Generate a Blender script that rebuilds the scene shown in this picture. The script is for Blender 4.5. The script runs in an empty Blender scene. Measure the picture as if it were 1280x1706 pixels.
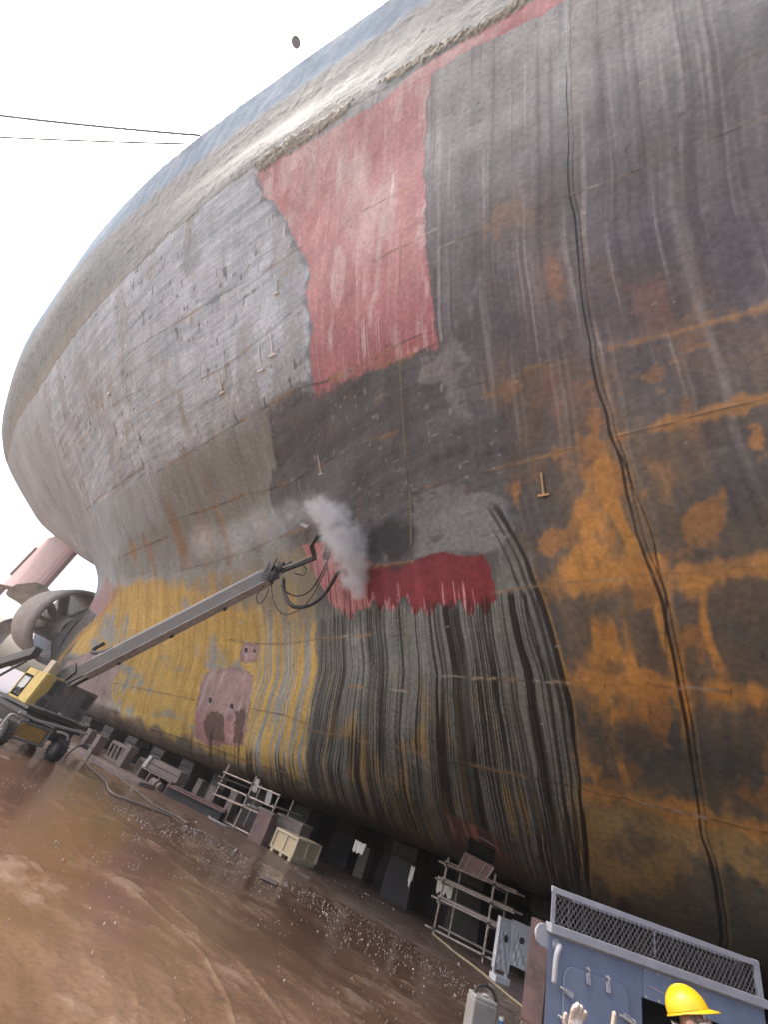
import bpy, bmesh, math, random
from mathutils import Vector, Matrix
random.seed(7)
HAZE=0.0011
S = bpy.context.scene
COL = S.collection
# --- camera, world, sun ------------------------------------------------------
CAMR=[[0.857393, 0.002922, 0.514654], [0.394479, -0.645988, -0.653518], [0.330551, 0.763342, -0.555018]]
cam_d=bpy.data.cameras.new('camera'); cam_d.sensor_fit='HORIZONTAL'; cam_d.sensor_width=36; cam_d.lens=20.3063; cam_d.clip_start=.05; cam_d.clip_end=3000
cam=bpy.data.objects.new('camera',cam_d); COL.objects.link(cam)
cam.matrix_world=Matrix.Translation((0,0,1.8)) @ Matrix(CAMR).to_4x4()
S.camera=cam
W=bpy.data.worlds.new('World'); S.world=W; W.use_nodes=True
nt=W.node_tree; nt.nodes.clear()
wo=nt.nodes.new('ShaderNodeOutputWorld'); bg=nt.nodes.new('ShaderNodeBackground'); sk=nt.nodes.new('ShaderNodeTexSky')
SUN_EL,SUN_AZ=math.radians(58),math.radians(243)     # azimuth clockwise from +Y: the light comes from over the dock, aft
sk.sky_type='NISHITA'; sk.sun_disc=False; sk.sun_elevation=SUN_EL; sk.sun_rotation=SUN_AZ; sk.air_density=.7; sk.dust_density=6.0; sk.ozone_density=.6
bg.inputs['Strength'].default_value=.15
nt.links.new(sk.outputs[0],bg.inputs['Color']); nt.links.new(bg.outputs[0],wo.inputs['Surface'])
sd=bpy.data.lights.new('sun','SUN'); sd.energy=1.0; sd.angle=math.radians(11); sd.color=(1,.975,.94)
sun=bpy.data.objects.new('sun',sd); COL.objects.link(sun)
dv=Vector((math.sin(SUN_AZ)*math.cos(SUN_EL),math.cos(SUN_AZ)*math.cos(SUN_EL),math.sin(SUN_EL)))
sun.rotation_euler=dv.to_track_quat('Z','Y').to_euler(); sun.location=dv*60
S.view_settings.view_transform='Standard'; S.view_settings.look='None'; S.view_settings.gamma=1; S.view_settings.exposure=1.8
S.cycles.use_denoising=True
S.cycles.volume_bounces=2; S.cycles.max_bounces=10; S.cycles.volume_max_steps=256

# --- hull surface -----------------------------------------------------------
import numpy as np, math
def pchip(xs, ys, q):
    xs=np.asarray(xs,float); ys=np.asarray(ys,float); q=np.clip(np.asarray(q,float),xs[0],xs[-1])
    h=np.diff(xs); d=np.diff(ys,axis=0)/(h if ys.ndim==1 else h[:,None])
    m=np.zeros_like(ys)
    a,b=d[:-1],d[1:]; w=(a*b>0)
    hh=h if ys.ndim==1 else h[:,None]
    w1=2*hh[1:]+hh[:-1]; w2=hh[1:]+2*hh[:-1]
    with np.errstate(all='ignore'):
        hm=(w1+w2)/(w1/a+w2/b)
    m[1:-1]=np.where(w,hm,0); m[0]=d[0]; m[-1]=d[-1]
    i=np.clip(np.searchsorted(xs,q,side='right')-1,0,len(xs)-2)
    t=(q-xs[i])/h[i]; H_=h[i]
    if ys.ndim>1: t=t[:,None]; H_=H_[:,None]
    return ys[i]*(2*t**3-3*t**2+1)+ys[i+1]*(-2*t**3+3*t**2)+H_*(m[i]*(t**3-2*t**2+t)+m[i+1]*(t**3-t**2))
def cubic(xs, ys, q):
    # Catmull-Rom style (smooth) interpolation for non-uniform knots
    xs=np.asarray(xs,float); ys=np.asarray(ys,float); q=np.asarray(q,float)
    m=np.gradient(ys,xs,axis=0); i=np.clip(np.searchsorted(xs,q,side='right')-1,0,len(xs)-2)
    h=(xs[i+1]-xs[i]); t=(q-xs[i])/h
    if ys.ndim>1: t=t[:,None]; h=h[:,None]
    return ys[i]*(2*t**3-3*t**2+1)+ys[i+1]*(-2*t**3+3*t**2)+h*(m[i]*(t**3-2*t**2+t)+m[i+1]*(t**3-t**2))
CL=19.0
ZR=[24,22.2,20.5,19.2,18,16.8,15.6,14.4,13.2,12.2,11.2,10.4,9.7,8.9,8.2,7.3,6.4,5.6,4.8,4.1,3.4,2.8,2.2,1.7,1.3,1.03]
SEC={ # station x: (z, y) pairs of the starboard side
 25:[(24,-2.6),(20.5,-2),(18,-1.8),(13,-1.2),(9.7,-.3),(6.4,1.2),(4.8,2.4),(3.6,4.2),(2.7,6.5),(2.1,9),(1.9,11)],
 10:[(24,-1.8),(20.5,-.9),(18,-.4),(15.6,.3),(13.2,1.3),(11.2,2.4),(9.7,3.4),(8.2,4.2),(6.4,5.4),(4.8,7),(3.7,9),(2.7,11),(2.1,12.6),(1.9,14)],
 1.7:[(24,-1.65),(20.5,-.35),(18,.15),(15.6,1.25),(13.8,2.1),(12.6,2.9),(9.9,4.6),(8.4,5.3),(6.5,6.85),(5.3,8.4),(3.9,10.8),(2.6,12.8),(2.05,14.3),(1.85,15.7)],
 -5.14:[(24,-1.6),(20.5,-.38),(18,.27),(15.6,1.6),(12.9,2.95),(11.1,4.3),(9.7,5.8),(8,7.65),(6.4,8.9),(4.6,10.3),(3.2,11.9),(2.35,13.5),(1.93,14.9),(1.76,16.2)],
 -13.25:[(24,-1.6),(20.5,-.3),(18,.4),(16.4,1.6),(13.9,3.7),(12.4,5.1),(11.1,6.9),(10.1,8.9),(8.8,10.6),(7.3,12.1),(5.4,13.5),(3.4,14.7),(1.9,15.85),(1.55,16.4),(1.4,17)],
 -21.8:[(24,-1.35),(20.5,.15),(18,1.5),(16.2,3),(13.1,6.2),(11.3,8.6),(10.3,10.2),(9.4,11.7),(8.3,12.9),(6.2,14.4),(4.2,15.7),(2.1,17),(1.35,17.6),(1.1,18.1)],
 -30:[(24,-.4),(20.5,1),(18,3),(16.4,4.6),(13.8,8),(11.3,11.2),(9.8,13.2),(8.3,14.8),(6.5,16),(4.5,16.9),(2.4,17.9),(1.3,18.4),(1.03,18.7)],
 -36:[(24,.7),(20.5,2.2),(18,4.4),(16.2,6.3),(13.8,9.8),(12,12.9),(10.5,15.1),(9,16.6),(7,17.5),(5.2,17.8),(3,18.2),(1.3,18.8),(1.03,18.9)]}
# the transom edge and the stern frame's profile, by the same rows
LAST=[(24,-57.5,5.9,24),(20.5,-57.5,8.1,20.5),(18,-57.5,10.7,18),(15.6,-57.5,14.6,16),(14.4,-57.5,17,15),(13.2,-57.2,19,14.6),(12.2,-53.5,19,13.7),(11.2,-49.5,19,12.7),(10.4,-46.4,19,12),
 (9.7,-43.6,19,11.7),(8.9,-41.3,19,10.9),(8.2,-40,19,9.9),(7.3,-39.2,19,8.8),(6.4,-39,18.7,7.6),(5.6,-39.3,18.1,6.4),(4.8,-39.3,17.9,5.2),(4.1,-39.2,18.2,4.2),(3.4,-39,18.7,3.4),(2.2,-38.6,18.95,2.2),(1.3,-38,19,1.3),(1.03,-37.5,19,1.03)]
def keel_z(x): return np.interp(x,[-36,-30,-21.8,-13.25,-5.14,1.7,10,25],[1.03,1.03,1.10,1.40,1.76,1.85,1.9,1.9])
def hull_net():
    xs=sorted(SEC,reverse=True); net=[]
    for x in xs:
        z=np.array(ZR,float); z=z+(keel_z(x)-1.03)*np.clip(1-(z-1.03)/3.5,0,1)
        p=sorted(SEC[x]); y=cubic([a for a,_ in p],[b for _,b in p],z)
        net.append(np.stack([np.full(len(ZR),x),y,z],1))
    p=sorted(LAST); L=cubic([a[0] for a in p],np.array([a[1:] for a in p],float),np.array(ZR,float))
    us=[-x for x in xs]
    # one station between the last full frame and the stern profile
    P=net[-1]; 
    f=.5
    M=P*(1-f)+L*f
    # fullness: middle station bulges outward where the run is long
    run=np.clip((P[:,0]-L[:,0])/21.,0,1)
    M[:,1]-=run*np.interp(ZR,[1,8,11,14,18,24],[0,0.2,1.0,.9,.55,.45])
    M[:,2]-=run*np.interp(ZR,[1,8,11,14,18,24],[0,0,.25,.1,0,0])
    net.append(M); net.append(L); us+=[46.,57.]
    # flat of bottom: a last row on the centreline
    net=np.array(net); b=net[:,-1:,:].copy(); b[:,:,1]=CL+.001; b[:,:,2]-=.03
    return np.array(us),np.concatenate([net,b],1)
HU,HN=hull_net()
HV=np.arange(HN.shape[1],dtype=float)
def hull_grid(uq,vq):
    """world points of the starboard plating for station values uq and row values vq"""
    A=cubic(HU,HN.reshape(len(HU),-1),uq).reshape(len(uq),HN.shape[1],3)
    B=np.swapaxes(A,0,1).reshape(HN.shape[1],-1)
    return np.swapaxes(cubic(HV,B,vq).reshape(len(vq),len(uq),3),0,1)   # [u,v,3]

POLY={
 'pink':[[-11.51,17.7],[-10.3,17.7],[-8.98,17.63],[-7.58,17.63],[-6.31,17.56],[-5.36,17.63],[-4.79,17.7],[-4.84,16.55],[-4.82,15.41],[-4.56,13.87],[-4.4,12.77],[-4.24,11.73],[-4.09,10.99],[-4.07,10.67],[-4.72,10.67],[-5.67,10.71],[-6.51,10.81],[-7.44,10.9],[-8.42,10.99],[-8.42,11.38],[-8.48,11.88],[-8.28,12.26],[-8.51,12.77],[-8.7,13.22],[-8.53,13.62],[-8.73,14.12],[-9.26,14.75],[-9.69,15.37],[-10.02,15.93],[-10.59,16.48],[-11.12,16.9]],
 'pinkstrip':[[-6.31,17.56],[-5.22,17.98],[-4.16,17.91],[-3.06,17.87],[-2.19,17.84],[-1.67,18.05],[-0.9,17.32],[-1.96,17.25],[-2.72,17.35],[-3.63,17.52],[-4.36,17.52],[-4.71,17.49],[-5.36,17.52]],
 'clean':[[-11.51,17.7],[-11.12,16.9],[-10.59,16.48],[-10.02,15.93],[-9.69,15.37],[-9.26,14.75],[-8.73,14.12],[-8.53,13.62],[-8.7,13.22],[-8.51,12.77],[-8.28,12.26],[-8.48,11.88],[-8.42,11.38],[-8.39,11.04],[-9.38,11.33],[-11.15,11.38],[-13.45,11.47],[-16.63,11.41],[-20.79,11.33],[-25.74,11.44],[-33.84,12.1],[-35.68,13.55],[-36.7,16.97],[-38.79,18.05],[-34.33,17.98],[-23.77,18.25],[-16.49,18.22]],
 'beige':[[-20.79,11.33],[-13.45,11.47],[-11.23,11.3],[-11.34,10.58],[-12.16,10.3],[-12.44,9.72],[-13.28,8.83],[-18.94,8.46],[-25.24,8.27],[-29.17,8.57],[-29.73,7.98],[-30.58,9.33],[-24.89,9.96],[-20.88,10.04]],
 'mid':[[-11.04,11.25],[-9.38,11.33],[-8.42,10.99],[-7.44,10.9],[-5.67,10.71],[-4.72,10.67],[-4.07,10.67],[-3.38,10.63],[-3.06,9.84],[-2.65,9.0],[-2.4,7.9],[-2.27,7.4],[-2.81,7.03],[-4.99,7.13],[-6.87,7.26],[-9.07,8.22],[-11.34,8.93],[-12.27,9.82],[-12.02,10.28],[-11.18,10.56]],
 'lobeA':[[-4.55,10.65],[-4.09,10.67],[-3.43,10.63],[-3.32,10.28],[-3.55,9.94],[-3.28,9.42],[-3.65,9.4],[-3.94,10.02],[-4.59,10.18]],
 'lobeB':[[-4.98,8.33],[-4.06,8.38],[-2.81,8.08],[-2.4,7.72],[-2.36,7.37],[-2.6,7.11],[-3.1,7.05],[-3.73,7.24],[-4.06,7.26],[-4.51,7.24],[-4.99,7.24],[-5.03,7.83]],
 'darkwet':[[-6.79,8.11],[-6.09,8.13],[-5.64,8.03],[-5.05,7.98],[-4.99,7.26],[-5.64,7.26],[-6.82,7.4]],
 'red':[[-7.02,7.4],[-6.09,7.26],[-4.99,7.19],[-4.51,7.24],[-4.06,7.24],[-3.57,7.11],[-3.17,7.05],[-3.01,7.08],[-2.84,6.9],[-2.76,6.53],[-2.7,6.26],[-3.1,6.17],[-3.24,6.12],[-3.55,6.21],[-3.95,6.28],[-4.3,6.24],[-4.66,6.21],[-4.95,6.19],[-5.19,6.46],[-5.69,6.46],[-6.28,6.38],[-6.76,6.58]],
 'redpink':[[-10.47,8.51],[-8.87,8.29],[-7.02,7.64],[-6.45,7.26],[-5.86,7.05],[-5.41,6.56],[-5.81,6.26],[-6.43,6.43],[-7.07,6.41],[-7.52,6.24],[-7.89,6.38],[-8.65,6.63],[-9.15,7.13],[-9.91,7.8]],
 'drip':[[-10.56,8.65],[-9.52,7.56],[-9.6,5.87],[-9.24,5.1],[-9.66,3.6],[-9.85,3.11],[-10.0,2.17],[-10.11,0.5],[-8.42,0.5],[-5.02,0.5],[-1.13,0.5],[-1.09,2.36],[-1.16,3.77],[-1.31,4.96],[-1.61,5.91],[-2.0,6.9],[-2.43,7.5],[-2.64,7.0],[-2.71,6.28],[-4.76,6.26],[-7.1,6.53],[-8.87,8.18]],
 'yellow':[[-31.11,7.93],[-24.4,8.06],[-18.96,7.66],[-15.42,7.19],[-13.06,6.76],[-9.63,6.21],[-9.15,5.1],[-9.57,3.6],[-9.77,3.12],[-9.91,2.19],[-13.59,1.66],[-17.61,1.88],[-26.79,1.5],[-27.63,2.94],[-26.3,4.74],[-32.03,4.3],[-35.51,3.55],[-34.96,5.51],[-31.73,7.1]],
 'ochre':[[-23.63,8.08],[-13.37,8.49],[-9.77,8.49],[-9.52,7.56],[-9.66,6.14],[-13.54,6.76],[-18.96,7.66]],
 'palepink':[[-26.16,4.83],[-27.63,2.94],[-26.79,1.42],[-32.67,1.15],[-35.73,1.4],[-35.09,3.21],[-32.03,4.3]],
 'chest':[[-17.64,4.66],[-15.56,5.01],[-14.04,4.89],[-13.96,3.71],[-14.04,2.44],[-17.0,1.97],[-17.95,2.14],[-18.15,3.13],[-18.04,4.08]],
 'chestsm':[[-15.08,5.94],[-13.76,5.94],[-13.9,5.26],[-15.22,5.24]],
 'brownA':[[-16.97,3.26],[-15.87,3.25],[-15.45,2.35],[-16.86,2.17],[-17.36,2.69]],
 'brownB':[[-15.0,3.47],[-14.21,3.67],[-14.16,2.51],[-14.86,2.46]],
 'o1':[[-1.73,6.46],[-1.36,6.56],[-1.15,7.21],[-0.89,8.13],[-0.51,8.27],[-0.26,7.29],[-0.03,6.63],[0.31,6.66],[0.93,6.66],[6.0,6.66],[6.0,6.41],[1.01,6.38],[0.75,6.31],[0.47,6.38],[0.6,6.03],[0.73,5.64],[0.65,5.53],[0.5,5.69],[0.32,6.21],[0.05,6.43],[-0.31,6.41],[-0.49,6.19],[-0.94,6.26],[-1.32,6.19],[-1.63,6.07]],
 'o2':[[-1.35,5.21],[-0.96,5.38],[-0.85,5.85],[-0.42,6.05],[-0.32,5.64],[-0.21,5.33],[0.23,5.33],[0.89,5.31],[6.0,5.33],[6.0,5.19],[1.06,5.14],[0.4,5.21],[-0.11,5.07],[-0.16,4.67],[-0.33,4.46],[-0.77,4.1],[-1.09,4.13],[-1.22,4.65]],
 'o3':[[-1.2,3.74],[-0.36,3.85],[0.24,3.91],[0.81,3.91],[6.0,3.93],[6.0,3.46],[1.17,3.18],[0.73,2.93],[0.25,2.51],[-0.63,2.23],[-0.94,2.58],[-1.05,3.09]],
 'o4':[[-2.24,9.68],[-1.77,9.87],[-1.1,9.8],[-0.59,9.59],[-0.39,8.77],[-0.58,8.59],[-1.2,8.83],[-1.77,9.09]],
 'o5':[[-2.53,8.27],[-1.77,8.46],[-0.68,8.46],[0.4,8.47],[6.0,8.53],[6.0,8.29],[0.63,8.31],[-0.58,8.31],[-1.77,8.22]],
 'o6':[[0.1,8.01],[0.31,8.03],[0.47,7.72],[0.42,7.4],[0.23,7.45]],
 'o7':[[-0.21,10.74],[0.42,10.65],[0.41,9.8],[-0.11,9.84]],
 'o8':[[0.5,9.78],[6.0,9.7],[6.0,8.95],[0.87,8.79],[0.49,9.09]],
 'o9':[[-2.69,12.8],[-1.81,12.63],[-1.74,12.38],[-2.41,12.4],[-3.07,12.38]],
 'o10':[[-1.72,11.5],[-1.39,11.41],[-1.32,10.9],[-1.67,10.95]],
 'o11':[[-3.19,9.74],[-2.65,9.68],[-2.39,9.47],[-2.79,9.47]],
 'o12':[[6.0,5.17],[6.0,4.46],[1.56,4.41]],
 'crustA':[[-11.79,18.18],[-10.45,18.25],[-9.15,18.32],[-8.17,18.32],[-7.52,18.39],[-7.75,17.91],[-9.01,17.7],[-10.3,17.7],[-11.4,17.63]],
 'crustB':[[-6.65,18.53],[-5.69,18.49],[-4.98,18.63],[-3.55,18.22],[-2.38,18.39],[-2.2,17.91],[-3.5,17.87],[-4.87,18.08],[-6.28,18.08]],
 'bilgepink':[[-4.4,2.56],[-4.01,2.6],[-3.07,2.42],[-2.45,2.16],[-2.92,1.78],[-3.73,1.76],[-4.16,1.84],[-4.76,1.97]],
 'sternpink':[[-37.24,7.76],[-32.63,8.87],[-31.18,8.26],[-29.73,7.85],[-32.89,6.44],[-38.61,7.52]],
}
LINES={
 'seamA':[[-4.4,12.49],[-3.07,12.49],[-1.3,12.57],[-0.44,12.57],[1.74,12.63],[6.0,12.63]],
 'seamB':[[-4.79,16.03],[-3.36,15.86],[-1.7,15.65],[0.29,15.3],[1.84,14.99]],
 'seamC':[[-5.19,9.96],[-3.34,9.87],[-1.32,9.87],[1.64,9.84],[6.0,9.87]],
 'seamD':[[-5.41,8.53],[-2.91,8.44],[-0.53,8.42],[1.56,8.47],[6.0,8.51]],
 'seamE':[[-2.79,6.41],[-1.73,6.48],[0.05,6.51],[1.54,6.56],[6.0,6.56]],
 'seamF':[[-4.45,4.96],[-3.42,5.0],[0.4,5.26],[1.61,5.29],[6.0,5.29]],
 'seamG':[[-9.66,3.46],[-6.99,3.45],[-3.86,3.54],[-1.16,3.75],[0.81,3.83],[1.77,3.87],[6.0,3.85]],
 'seamH':[[-16.24,5.98],[-8.98,5.87],[-5.19,5.69]],
 'seamI':[[-7.55,4.61],[-5.1,4.6]],
 'seamJ':[[-6.76,7.29],[-5.02,7.19]],
 'seamK':[[-20.73,8.49],[-16.21,8.79],[-12.5,9.0],[-8.73,8.79],[-7.02,8.65]],
 'seamL':[[-20.79,11.33],[-13.4,11.47],[-9.38,11.33],[-7.44,10.99],[-5.12,10.69],[-4.09,10.71]],
 'seamM':[[-20.88,10.04],[-13.93,10.26],[-7.89,9.78],[-5.3,9.56]],
 'seamN':[[-31.75,14.33],[-26.16,14.3],[-20.26,13.73]],
 'seamO':[[-20.57,13.09],[-16.69,12.97],[-13.34,12.83],[-11.12,12.88],[-9.26,13.0]],
 'seamP':[[-21.35,15.16],[-16.24,14.89],[-13.26,14.82],[-10.81,14.68],[-9.12,14.68]],
 'seamQ':[[-34.95,12.28],[-26.58,11.73],[-21.63,11.64]],
 'seamR':[[-29.1,9.31],[-24.61,9.54],[-21.07,9.68]],
 'seamS':[[-6.73,14.61],[-5.14,14.47]],
 'seamT':[[-6.48,12.97],[-4.46,12.86]],
 'seamU':[[-8.34,11.14],[-6.45,10.95],[-4.53,10.95],[-4.11,10.95]],
 'seamV':[[-27.56,3.04],[-22.79,3.25],[-18.29,3.45]],
 'seamW':[[-26.65,1.57],[-21.55,1.76],[-17.39,1.92],[-13.48,2.03],[-10.0,2.17]],
 'seamX':[[-14.02,3.73],[-11.51,3.74],[-9.74,3.6]],
 'buttA':[[-5.14,12.94],[-5.12,11.09],[-5.16,9.72],[-5.09,7.96],[-5.12,6.41],[-5.1,4.63]],
 'buttB':[[-13.26,16.34],[-13.28,13.91],[-13.2,12.38],[-13.31,11.09],[-13.51,10.47],[-13.51,9.87]],
 'buttC':[[-21.86,17.94],[-21.78,16.17],[-21.92,13.13],[-21.66,11.27],[-21.8,10.28]],
 'buttD':[[-36.62,17.84],[-36.11,16.55],[-35.75,13.55],[-33.54,11.28],[-30.58,9.33],[-29.73,7.98]],
 'buttE':[[-25.53,16.21],[-25.74,14.37]],
 'sternline':[[-29.73,7.98],[-32.81,6.37],[-35.5,5.05],[-36.37,3.34]],
}
DL=[[-1.46,17.63],[-1.42,16.31],[-1.4,15.72],[-1.25,12.86],[-1.17,12.18],[-1.13,11.76],[-1.03,10.95],[-0.9,10.14],[-0.7,9.23],[-0.48,8.44],[-0.28,7.69],[-0.12,7.05],[0.1,6.58],[0.23,6.21],[0.37,5.69],[0.54,5.1],[0.68,4.46],[0.83,3.83],[1.01,3.26],[1.14,2.81],[1.28,2.35]]
DL2=[[-0.95,9.96],[-0.77,9.23],[-0.58,8.46],[-0.29,7.8],[-0.07,7.26],[0.08,6.87],[0.15,6.51],[0.21,6.28]]
DK=[[-2.92,7.96],[-2.7,7.83],[-2.46,7.53],[-2.24,7.21],[-2.0,6.84],[-1.77,6.33],[-1.61,5.91],[-1.31,4.96],[-1.16,3.77],[-1.09,2.63]]
BR=[[-10.36,12.83],[-11.06,12.71],[-13.65,12.74],[-1.73,8.18],[-8.79,10.04],[-10.16,14.12]]
HO=[[-17.11,3.57],[-15.37,3.57],[-14.8,5.64],[-14.16,5.64]]

# --- the paint on the hull, in hull coordinates (x along the ship, z height of the strake) ------
def vn(x,y,seed=0):
    """value noise on a hashed lattice, 0..1"""
    x,y=np.broadcast_arrays(np.asarray(x,np.float32),np.asarray(y,np.float32))
    xf=np.floor(x); yf=np.floor(y); fx=x-xf; fy=y-yf
    fx=fx*fx*(3-2*fx); fy=fy*fy*(3-2*fy)
    u=np.uint32; xi=xf.astype(np.int32).astype(u); yi=yf.astype(np.int32).astype(u)
    ka,kb=u(374761393),u(668265263); ax=xi*ka; by=yi*kb+u((seed*974711+1013)&0xffffffff)
    def hsh(h):
        h=(h^(h>>u(13)))*u(1274126177); h=(h^(h>>u(15)))*u(2246822519)
        return ((h>>u(8))&u(0xffff)).astype(np.float32)*np.float32(1/65535.)
    a=hsh(ax+by); b=hsh(ax+ka+by); c=hsh(ax+by+kb); d=hsh(ax+ka+by+kb)
    a+=(b-a)*fx; c+=(d-c)*fx; return a+(c-a)*fy
def fbm(x,y,seed=0,o=4):
    s=0;a=.5;t=0
    for k in range(o):
        s=s+a*vn(x*2**k+17.3*k,y*2**k-9.1*k,seed+k); t+=a; a*=.55
    return s/t
def ss(a,b,v):
    t=np.clip((v-a)/(b-a),0,1); return t*t*(3-2*t)
def sdist(poly,px,pz):
    """signed distance to a closed outline, positive inside (only near its box)"""
    p=np.array(poly,float); out=np.full(px.shape,-9.)
    m=(px>p[:,0].min()-1.5)&(px<p[:,0].max()+1.5)&(pz>p[:,1].min()-1.5)&(pz<p[:,1].max()+1.5)
    x=px[m];z=pz[m]
    if not len(x): return out
    d=np.full(x.shape,1e9); ins=np.zeros(x.shape,bool)
    for i in range(len(p)):
        a=p[i-1];b=p[i];e=b-a; L=e@e+1e-12
        t=np.clip(((x-a[0])*e[0]+(z-a[1])*e[1])/L,0,1)
        d=np.minimum(d,(x-a[0]-t*e[0])**2+(z-a[1]-t*e[1])**2)
        c=((a[1]>z)!=(b[1]>z)); 
        if abs(e[1])>1e-9: ins^=c&(x<(z-a[1])/e[1]*e[0]+a[0])
    out[m]=np.where(ins,1,-1)*np.sqrt(d); return out
def ldist(L,px,pz):
    p=np.array(L,float); out=np.full(px.shape,9.)
    m=(px>p[:,0].min()-.5)&(px<p[:,0].max()+.5)&(pz>p[:,1].min()-.5)&(pz<p[:,1].max()+.5)
    x=px[m];z=pz[m]
    if not len(x): return out
    d=np.full(x.shape,1e9)
    for i in range(1,len(p)):
        a=p[i-1];b=p[i];e=b-a
        t=np.clip(((x-a[0])*e[0]+(z-a[1])*e[1])/(e@e+1e-12),0,1)
        d=np.minimum(d,(x-a[0]-t*e[0])**2+(z-a[1]-t*e[1])**2)
    out[m]=np.sqrt(d); return out
def paint_hull(X,Z,Gh):
    n=X.shape; col=np.zeros(n+(3,)); rough=np.full(n,.62); hgt=np.zeros(n); wetm=np.zeros(n)
    def lay(c,m,keep=0.):
        m=m[...,None]; np.copyto(col,col*(1-m)+np.array(c)*m)
    def mul(f): np.multiply(col,f[...,None],out=col)
    # lines of flow: water runs a little forward as it goes down the flare
    fxk=[-9,-8,-7,-5,-4.1,-3.2,-2.4,-1.7,.2]; fzk=[1.03,2.7,3.8,5.0,6.2,8.4,12,17]
    ftab=np.array([[-.9,-.7,-.4,-.2,.2,.5,.7,.75,1.1],[-.8,-.45,-.17,-.12,.21,.43,.58,.63,.94],[-.3,-.1,.08,-.02,.24,.33,.40,.55,.63],[.15,.25,.31,.16,.27,.24,.22,.4,.33],[0]*9,
        [-.5,-.5,-.5,-.5,-.55,-.6,-.65,-.7,-.71],[-.7,-.7,-.75,-.8,-.9,-1.05,-1.2,-1.3,-1.36],[-.9,-.9,-1.,-1.2,-1.35,-1.45,-1.55,-1.6,-1.66]],float)
    xi=np.interp(X,fxk,np.arange(9.)); zi=np.interp(Z,fzk,np.arange(8.)); i0=np.clip(xi.astype(int),0,7); j0=np.clip(zi.astype(int),0,6); ax=xi-i0; az=zi-j0; az=az*az*(3-2*az)*.5+az*.5
    XF=X-((ftab[j0,i0]*(1-ax)+ftab[j0,i0+1]*ax)*(1-az)+(ftab[j0+1,i0]*(1-ax)+ftab[j0+1,i0+1]*ax)*az)
    wob=(vn(XF*1.3,Gh*.9,3)-.5)*.05+(vn(XF*4,Gh*2.6,4)-.5)*.02
    XS=XF+wob; XS=np.where(XS<-5,-5+(XS+5)*.7,XS); XS=np.where(XS<-10,-10+(XS+10)*.5,XS)   # coarser runs aft
    XW=XF+wob
    wx=X+(fbm(X*1.6,Gh*1.6,11,4)-.5)*.55; wz=Z+(fbm(X*1.6+40,Gh*1.6,12,4)-.5)*.55
    fx=X+(fbm(X*5,Gh*5,13,3)-.5)*.16; fz=Z+(fbm(X*5+40,Gh*5,14,3)-.5)*.16
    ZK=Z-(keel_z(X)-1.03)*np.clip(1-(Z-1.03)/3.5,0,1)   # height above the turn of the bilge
    big=fbm(X*.35,Gh*.35,21,4); med=fbm(X*1.2,Gh*1.2,22,4); fine=fbm(X*6,Gh*6,23,4)
    st=vn(XS*5.5,Gh*.22,31); st2=vn(XS*14,Gh*.35,32); st3=vn(XS*30,Gh*.6,33)
    hz=vn(X*.45,Gh*7+X*.35,41); hz2=vn(X*.8,Gh*16+X*.5,42); hz3=vn(X*1.6,Gh*30,43)
    def P(k,warp=1): return sdist(POLY[k],*( (wx,wz) if warp==1 else (fx,fz) if warp==2 else (X,Z)))
    # --- forward side: grey antifouling with pale runs, violet in the middle heights
    zz=np.clip((Z-3)/14,0,1)
    base=np.stack([np.interp(zz,[0,.35,.55,.8,1],[.088,.095,.125,.22,.33]),np.interp(zz,[0,.35,.55,.8,1],[.098,.092,.116,.224,.335]),np.interp(zz,[0,.35,.55,.8,1],[.092,.086,.124,.216,.318])],-1)
    col[...]=base*(.75+.5*med[...,None])
    pale=ss(.55,.95,st*.6+st2*.4)*ss(.25,.7,vn(XS*2,Gh*.25,35))*ss(6.0,9.5,Z)
    lay((.38,.375,.36),pale*.45); lay((.40,.39,.38),ss(.66,.85,vn(XS*19,Gh*.3,34)*.55+vn(XS*6,Gh*.35,30)*.45)*ss(6.5,10,Z)*.45)
    lay((.06,.055,.065),ss(.5,.9,vn(XS*8,Gh*.2,36)*.6+vn(XS*22,Gh*.3,29)*.4)*.42*ss(4,8,Z))
    lay((.42,.42,.41),ss(.74,.9,fbm(X*2.2,Gh*1.1,37,4))*ss(8,14,Z)*.5)
    lay((.19,.125,.07),ss(.58,.8,fbm(X*1.5,Gh*1.3,38,4))*ss(13.5,9,Z)*.40)
    # low on the side: olive film
    lay((.10,.105,.075),ss(5.2,2.2,Z)*.5*ss(.3,.6,big))
    # orange undercoat showing
    for k,s,c in (('o1',1,(.56,.275,.07)),('o2',1,(.56,.28,.07)),('o3',.8,(.40,.255,.095)),('o4',.45,(.30,.145,.075)),('o5',.45,(.34,.16,.07)),('o6',.85,(.46,.22,.06)),('o7',.35,(.30,.13,.09)),('o8',.22,(.28,.15,.08)),('o9',.5,(.34,.2,.11)),('o10',.6,(.34,.18,.1)),('o11',.8,(.36,.16,.06))):
        d=P(k); 
        d=d+(vn(XS*6,Gh*.28,51)-.5)*.26+(vn(XS*15,Gh*.5,50)-.5)*.12+(fine-.5)*.08
        lay((.25,.165,.085),ss(-.8,.1,d+(fine-.5)*.1)*s*.38*(.5+st2)); lay(c,ss(-.10,.12,d)*s*(.30+.70*ss(.30,.55,fbm(X*2.5,Gh*1.7,52,4)))*(.7+.3*st2))
    mid_r=ss(-3.2,-2.4,X)
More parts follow.
